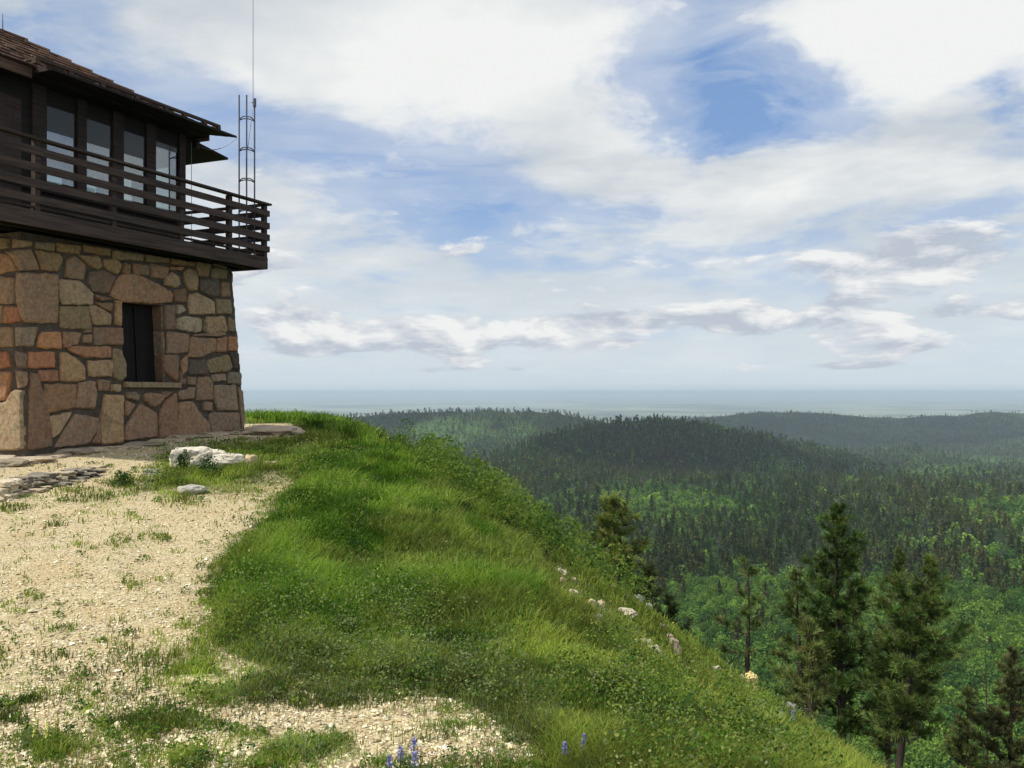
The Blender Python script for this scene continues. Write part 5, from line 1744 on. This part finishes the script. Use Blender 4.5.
protoA = [proto_pine(s, quads=230) for s in (1, 2, 3)]
protoB = [proto_pine(s, quads=70) for s in (4, 5, 6)]
protoC = [proto_pine(s, quads=22) for s in (7, 8, 9, 10)]
leafA = [proto_leafy(s, quads=260) for s in (1, 2, 3)]
leafB = [proto_leafy(s, quads=60) for s in (4, 5, 6)]
leafC = [proto_leafy(s, quads=20) for s in (7, 8, 9)]

# the trees that show largest stand as trees of their own
NI = 150
oi = np.argsort(Yp + hp_ * 1e6)[:NI]; ol = np.argsort(Yl + hl_ * 1e6)[:NI]


def tree_copies(kind, protos, ids, X, Y, Z, S, C, label, group, trunk_h, rng):
    srcs = []
    for j, (v, sh) in enumerate(protos):
        for tone in range(3):
            base = [np.array([.038, .064, .021]), np.array([.060, .080, .027]), np.array([.088, .096, .034])][tone] if kind == 'pine' else [LEAF_D, (LEAF_C + LEAF_D) / 2, LEAF_C][tone]
            c = np.repeat(base[None] * sh[:, None], 4, axis=0)
            me_c = (v, c)
            srcs.append((tone, me_c))
    made = {}
    first = None
    for i in ids:
        brt = C[i].mean(); tone = int(np.clip((brt - .034) / .017, 0, 2)) if kind == 'pine' else int(np.clip((C[i][1] - .12) / .05, 0, 2))
        j = int(rng.integers(len(protos))); key = j * 3 + tone
        loc = (float(X[i]), float(Y[i]), float(Z[i])); rz = float(rng.uniform(0, 6.28)); s = float(S[i])
        if key not in made:
            v, c = srcs[key][1]
            root = empty('pine_tree' if kind == 'pine' else 'leafy_tree', loc, rz)
            cr = mesh_np('crown', v, [np.arange(len(v)).reshape(-1, 4)], M_farleaf, color=c, parent=root)
            m_ = MB(); m_.path([(0, 0, -.5), (.1, 0, trunk_h * .5), (0, .05, trunk_h)], [.22, .16, .05], 6, (.14, .11, .09) if kind == 'pine' else (.35, .34, .30))
            tr = m_.build('trunk', M_bark, root)
            made[key] = (root, cr, tr)
        else:
            r0, c0, t0 = made[key]
            root = r0.copy(); COL.objects.link(root)
            for ch in (c0, t0):
                d_ = ch.copy(); COL.objects.link(d_); d_.parent = root
            root.location = loc; root.rotation_euler = (0, 0, rz)
        root.scale = (s, s, s)
        tag(root, label, 'pine tree' if kind == 'pine' else 'leafy tree', group)


tree_copies('pine', protoA, oi, Xp, Yp, Zp, Sp, Cp, 'dark pine among the nearest of the forest below the hill', 'nearest pines of the forest below', 12.6, np.random.default_rng(1))
tree_copies('leafy', leafA, ol, Xl, Yl, Zl, Sl, Cl, 'bright green leafy tree in the draw below the tall pines', 'nearest leafy trees of the draw', 4.0, np.random.default_rng(2))
mi = np.ones(len(Xp), bool); mi[oi] = False
mil = np.ones(len(Xl), bool); mil[ol] = False


def forest(name, label, cat, sets):
    Vs, Qs, Cs = [], [], []; off = 0
    for pr, X_, Y_, Z_, S_, C_ in sets:
        if len(X_) == 0: continue
        v, q, c = scatter(pr, X_, Y_, Z_, S_, C_, rg)
        Vs.append(v); Qs.append(q + off); Cs.append(c); off += len(v)
    o = mesh_np(name, np.vstack(Vs), [np.vstack(Qs)], M_farleaf, color=np.vstack(Cs))
    tag(o, label, cat, kind='stuff')


sel = lambda m_: (Xp[m_], Yp[m_], Zp[m_], Sp[m_], Cp[m_])
sell = lambda m_: (Xl[m_], Yl[m_], Zl[m_], Sl[m_], Cl[m_])
forest('pine_forest', 'dark pine forest covering the far hills', 'forest', [(protoA, *sel(mi & (rp < 800))), (protoB, *sel(mi & (rp >= 800) & (rp < 1800))), (protoC, *sel(mi & (rp >= 1800)))])
forest('leafy_woodland', 'bright green leafy woodland filling the draw and gaps between pines', 'woodland', [(leafA, *sell(mil & (rl2 < 600))), (leafB, *sell(mil & (rl2 >= 600) & (rl2 < 1500))), (leafC, *sell(mil & (rl2 >= 1500)))])

# brush on the steep hillside below the crest
X, Y, Z, px, py = sample_view(26000, 560, 1095, 500, 800, rg)
r = np.hypot(X, Y); k = (r > 17) & (r < 230) & (Y > 14)
rx = r[k]
X, Y, Z, px, py = X[k], Y[k], Z[k], px[k], py[k]
xc = np.polyval(_XC, np.clip(Y, 0, 70) / 60.)
k = ((X - xc) > 13) | (Y > 60)
X, Y, Z = X[k], Y[k], Z[k]
k = rg.random(len(X)) < np.clip(300 / (np.hypot(X, Y) + 1) ** .1, 0, .25) * 1.0
X, Y, Z = X[k][:2600], Y[k][:2600], Z[k][:2600]
X2 = rg.uniform(6, 70, 900); Y2 = rg.uniform(22, 120, 900); Z2 = ground_rel(X2, Y2) + EYE
k = X2 - np.polyval(_XC, np.clip(Y2, 0, 70) / 60.) > 15
X = np.concatenate([X, X2[k]]); Y = np.concatenate([Y, Y2[k]]); Z = np.concatenate([Z, Z2[k]])
n = len(X)
pal = np.array([[.075, .13, .028], [.05, .10, .022], [.11, .14, .04], [.13, .11, .06]])
v, q, c = leaf_cloud(rg, np.stack([X, Y, Z - .1], 1), 60, np.clip(Y * .016, .35, 2.2) * rg.uniform(.7, 1.4, n), np.clip(Y * .018, .5, 2.6) * rg.uniform(.6, 1.3, n), np.maximum(.07, 2.2 * Y / F), pal[rg.choice(4, n, p=[.4, .25, .22, .13])])
o = mesh_np('hillside_brush', v, [q], M_leaf, color=c)
tag(o, 'mixed green brush on the steep hillside behind the pines', 'brush', kind='stuff')

# ------------------------------------------------------------------ haze
hm, ht, hout = mat_new('haze_air')
vol = ht.node('ShaderNodeVolumePrincipled')
vol.inputs['Color'].default_value = (0.72, 0.88, 1.0, 1)
vol.inputs['Density'].default_value = 6.0e-5
vol.inputs['Anisotropy'].default_value = 0.0
ht.l.new(vol.outputs[0], hout.inputs['Volume'])
m_ = MB()
R_ = 470000.0; z0, z1 = -352.0 + EYE - 2, 40.0
m_.hexa([(-R_, -R_, z0), (R_, -R_, z0), (R_, R_, z0), (-R_, R_, z0), (-R_, -R_, z1), (R_, -R_, z1), (R_, R_, z1), (-R_, R_, z1)])
o = m_.build('haze', hm); tag(o, 'thin blue haze over the distant hills and plains', 'haze', kind='stuff')

# ------------------------------------------------------------------ unseen clouds added above the view to throw shadows on the hills
cm, ct, cout = mat_new('shade_cloud_white')
principled(ct, cout, (0.9, 0.9, 0.9), 1.0, None, 0.0)
rc_ = np.random.default_rng(77)
for (gx, gy, gz, sx, sy, hgt) in [(260, 1980, -100, 430, 400, 2000), (1750, 4800, -200, 1300, 620, 3600), (-560, 3500, -150, 420, 360, 2600)]:
    off_ = (hgt - gz) / math.tan(SUN_EL)
    cx_, cy_ = gx + SUN_H.x * off_, gy + SUN_H.y * off_
    m_ = MB()
    for k in range(26):
        a = rc_.uniform(0, 6.283); r_ = math.sqrt(rc_.random())
        w = rc_.uniform(.20, .42) * (1.15 - .5 * r_)
        rock_mesh(m_, (cx_ + math.cos(a) * r_ * sx, cy_ + math.sin(a) * r_ * sy, hgt + rc_.uniform(0, .10) * sx), (w * sx, w * sx, w * sx * .35), 300 + k + gx, rc_.uniform(0, 6), (1, 1, 1), 0.0, 3, .30)
    o = m_.build('cloud', cm, smooth=True); tag(o, kind='structure')
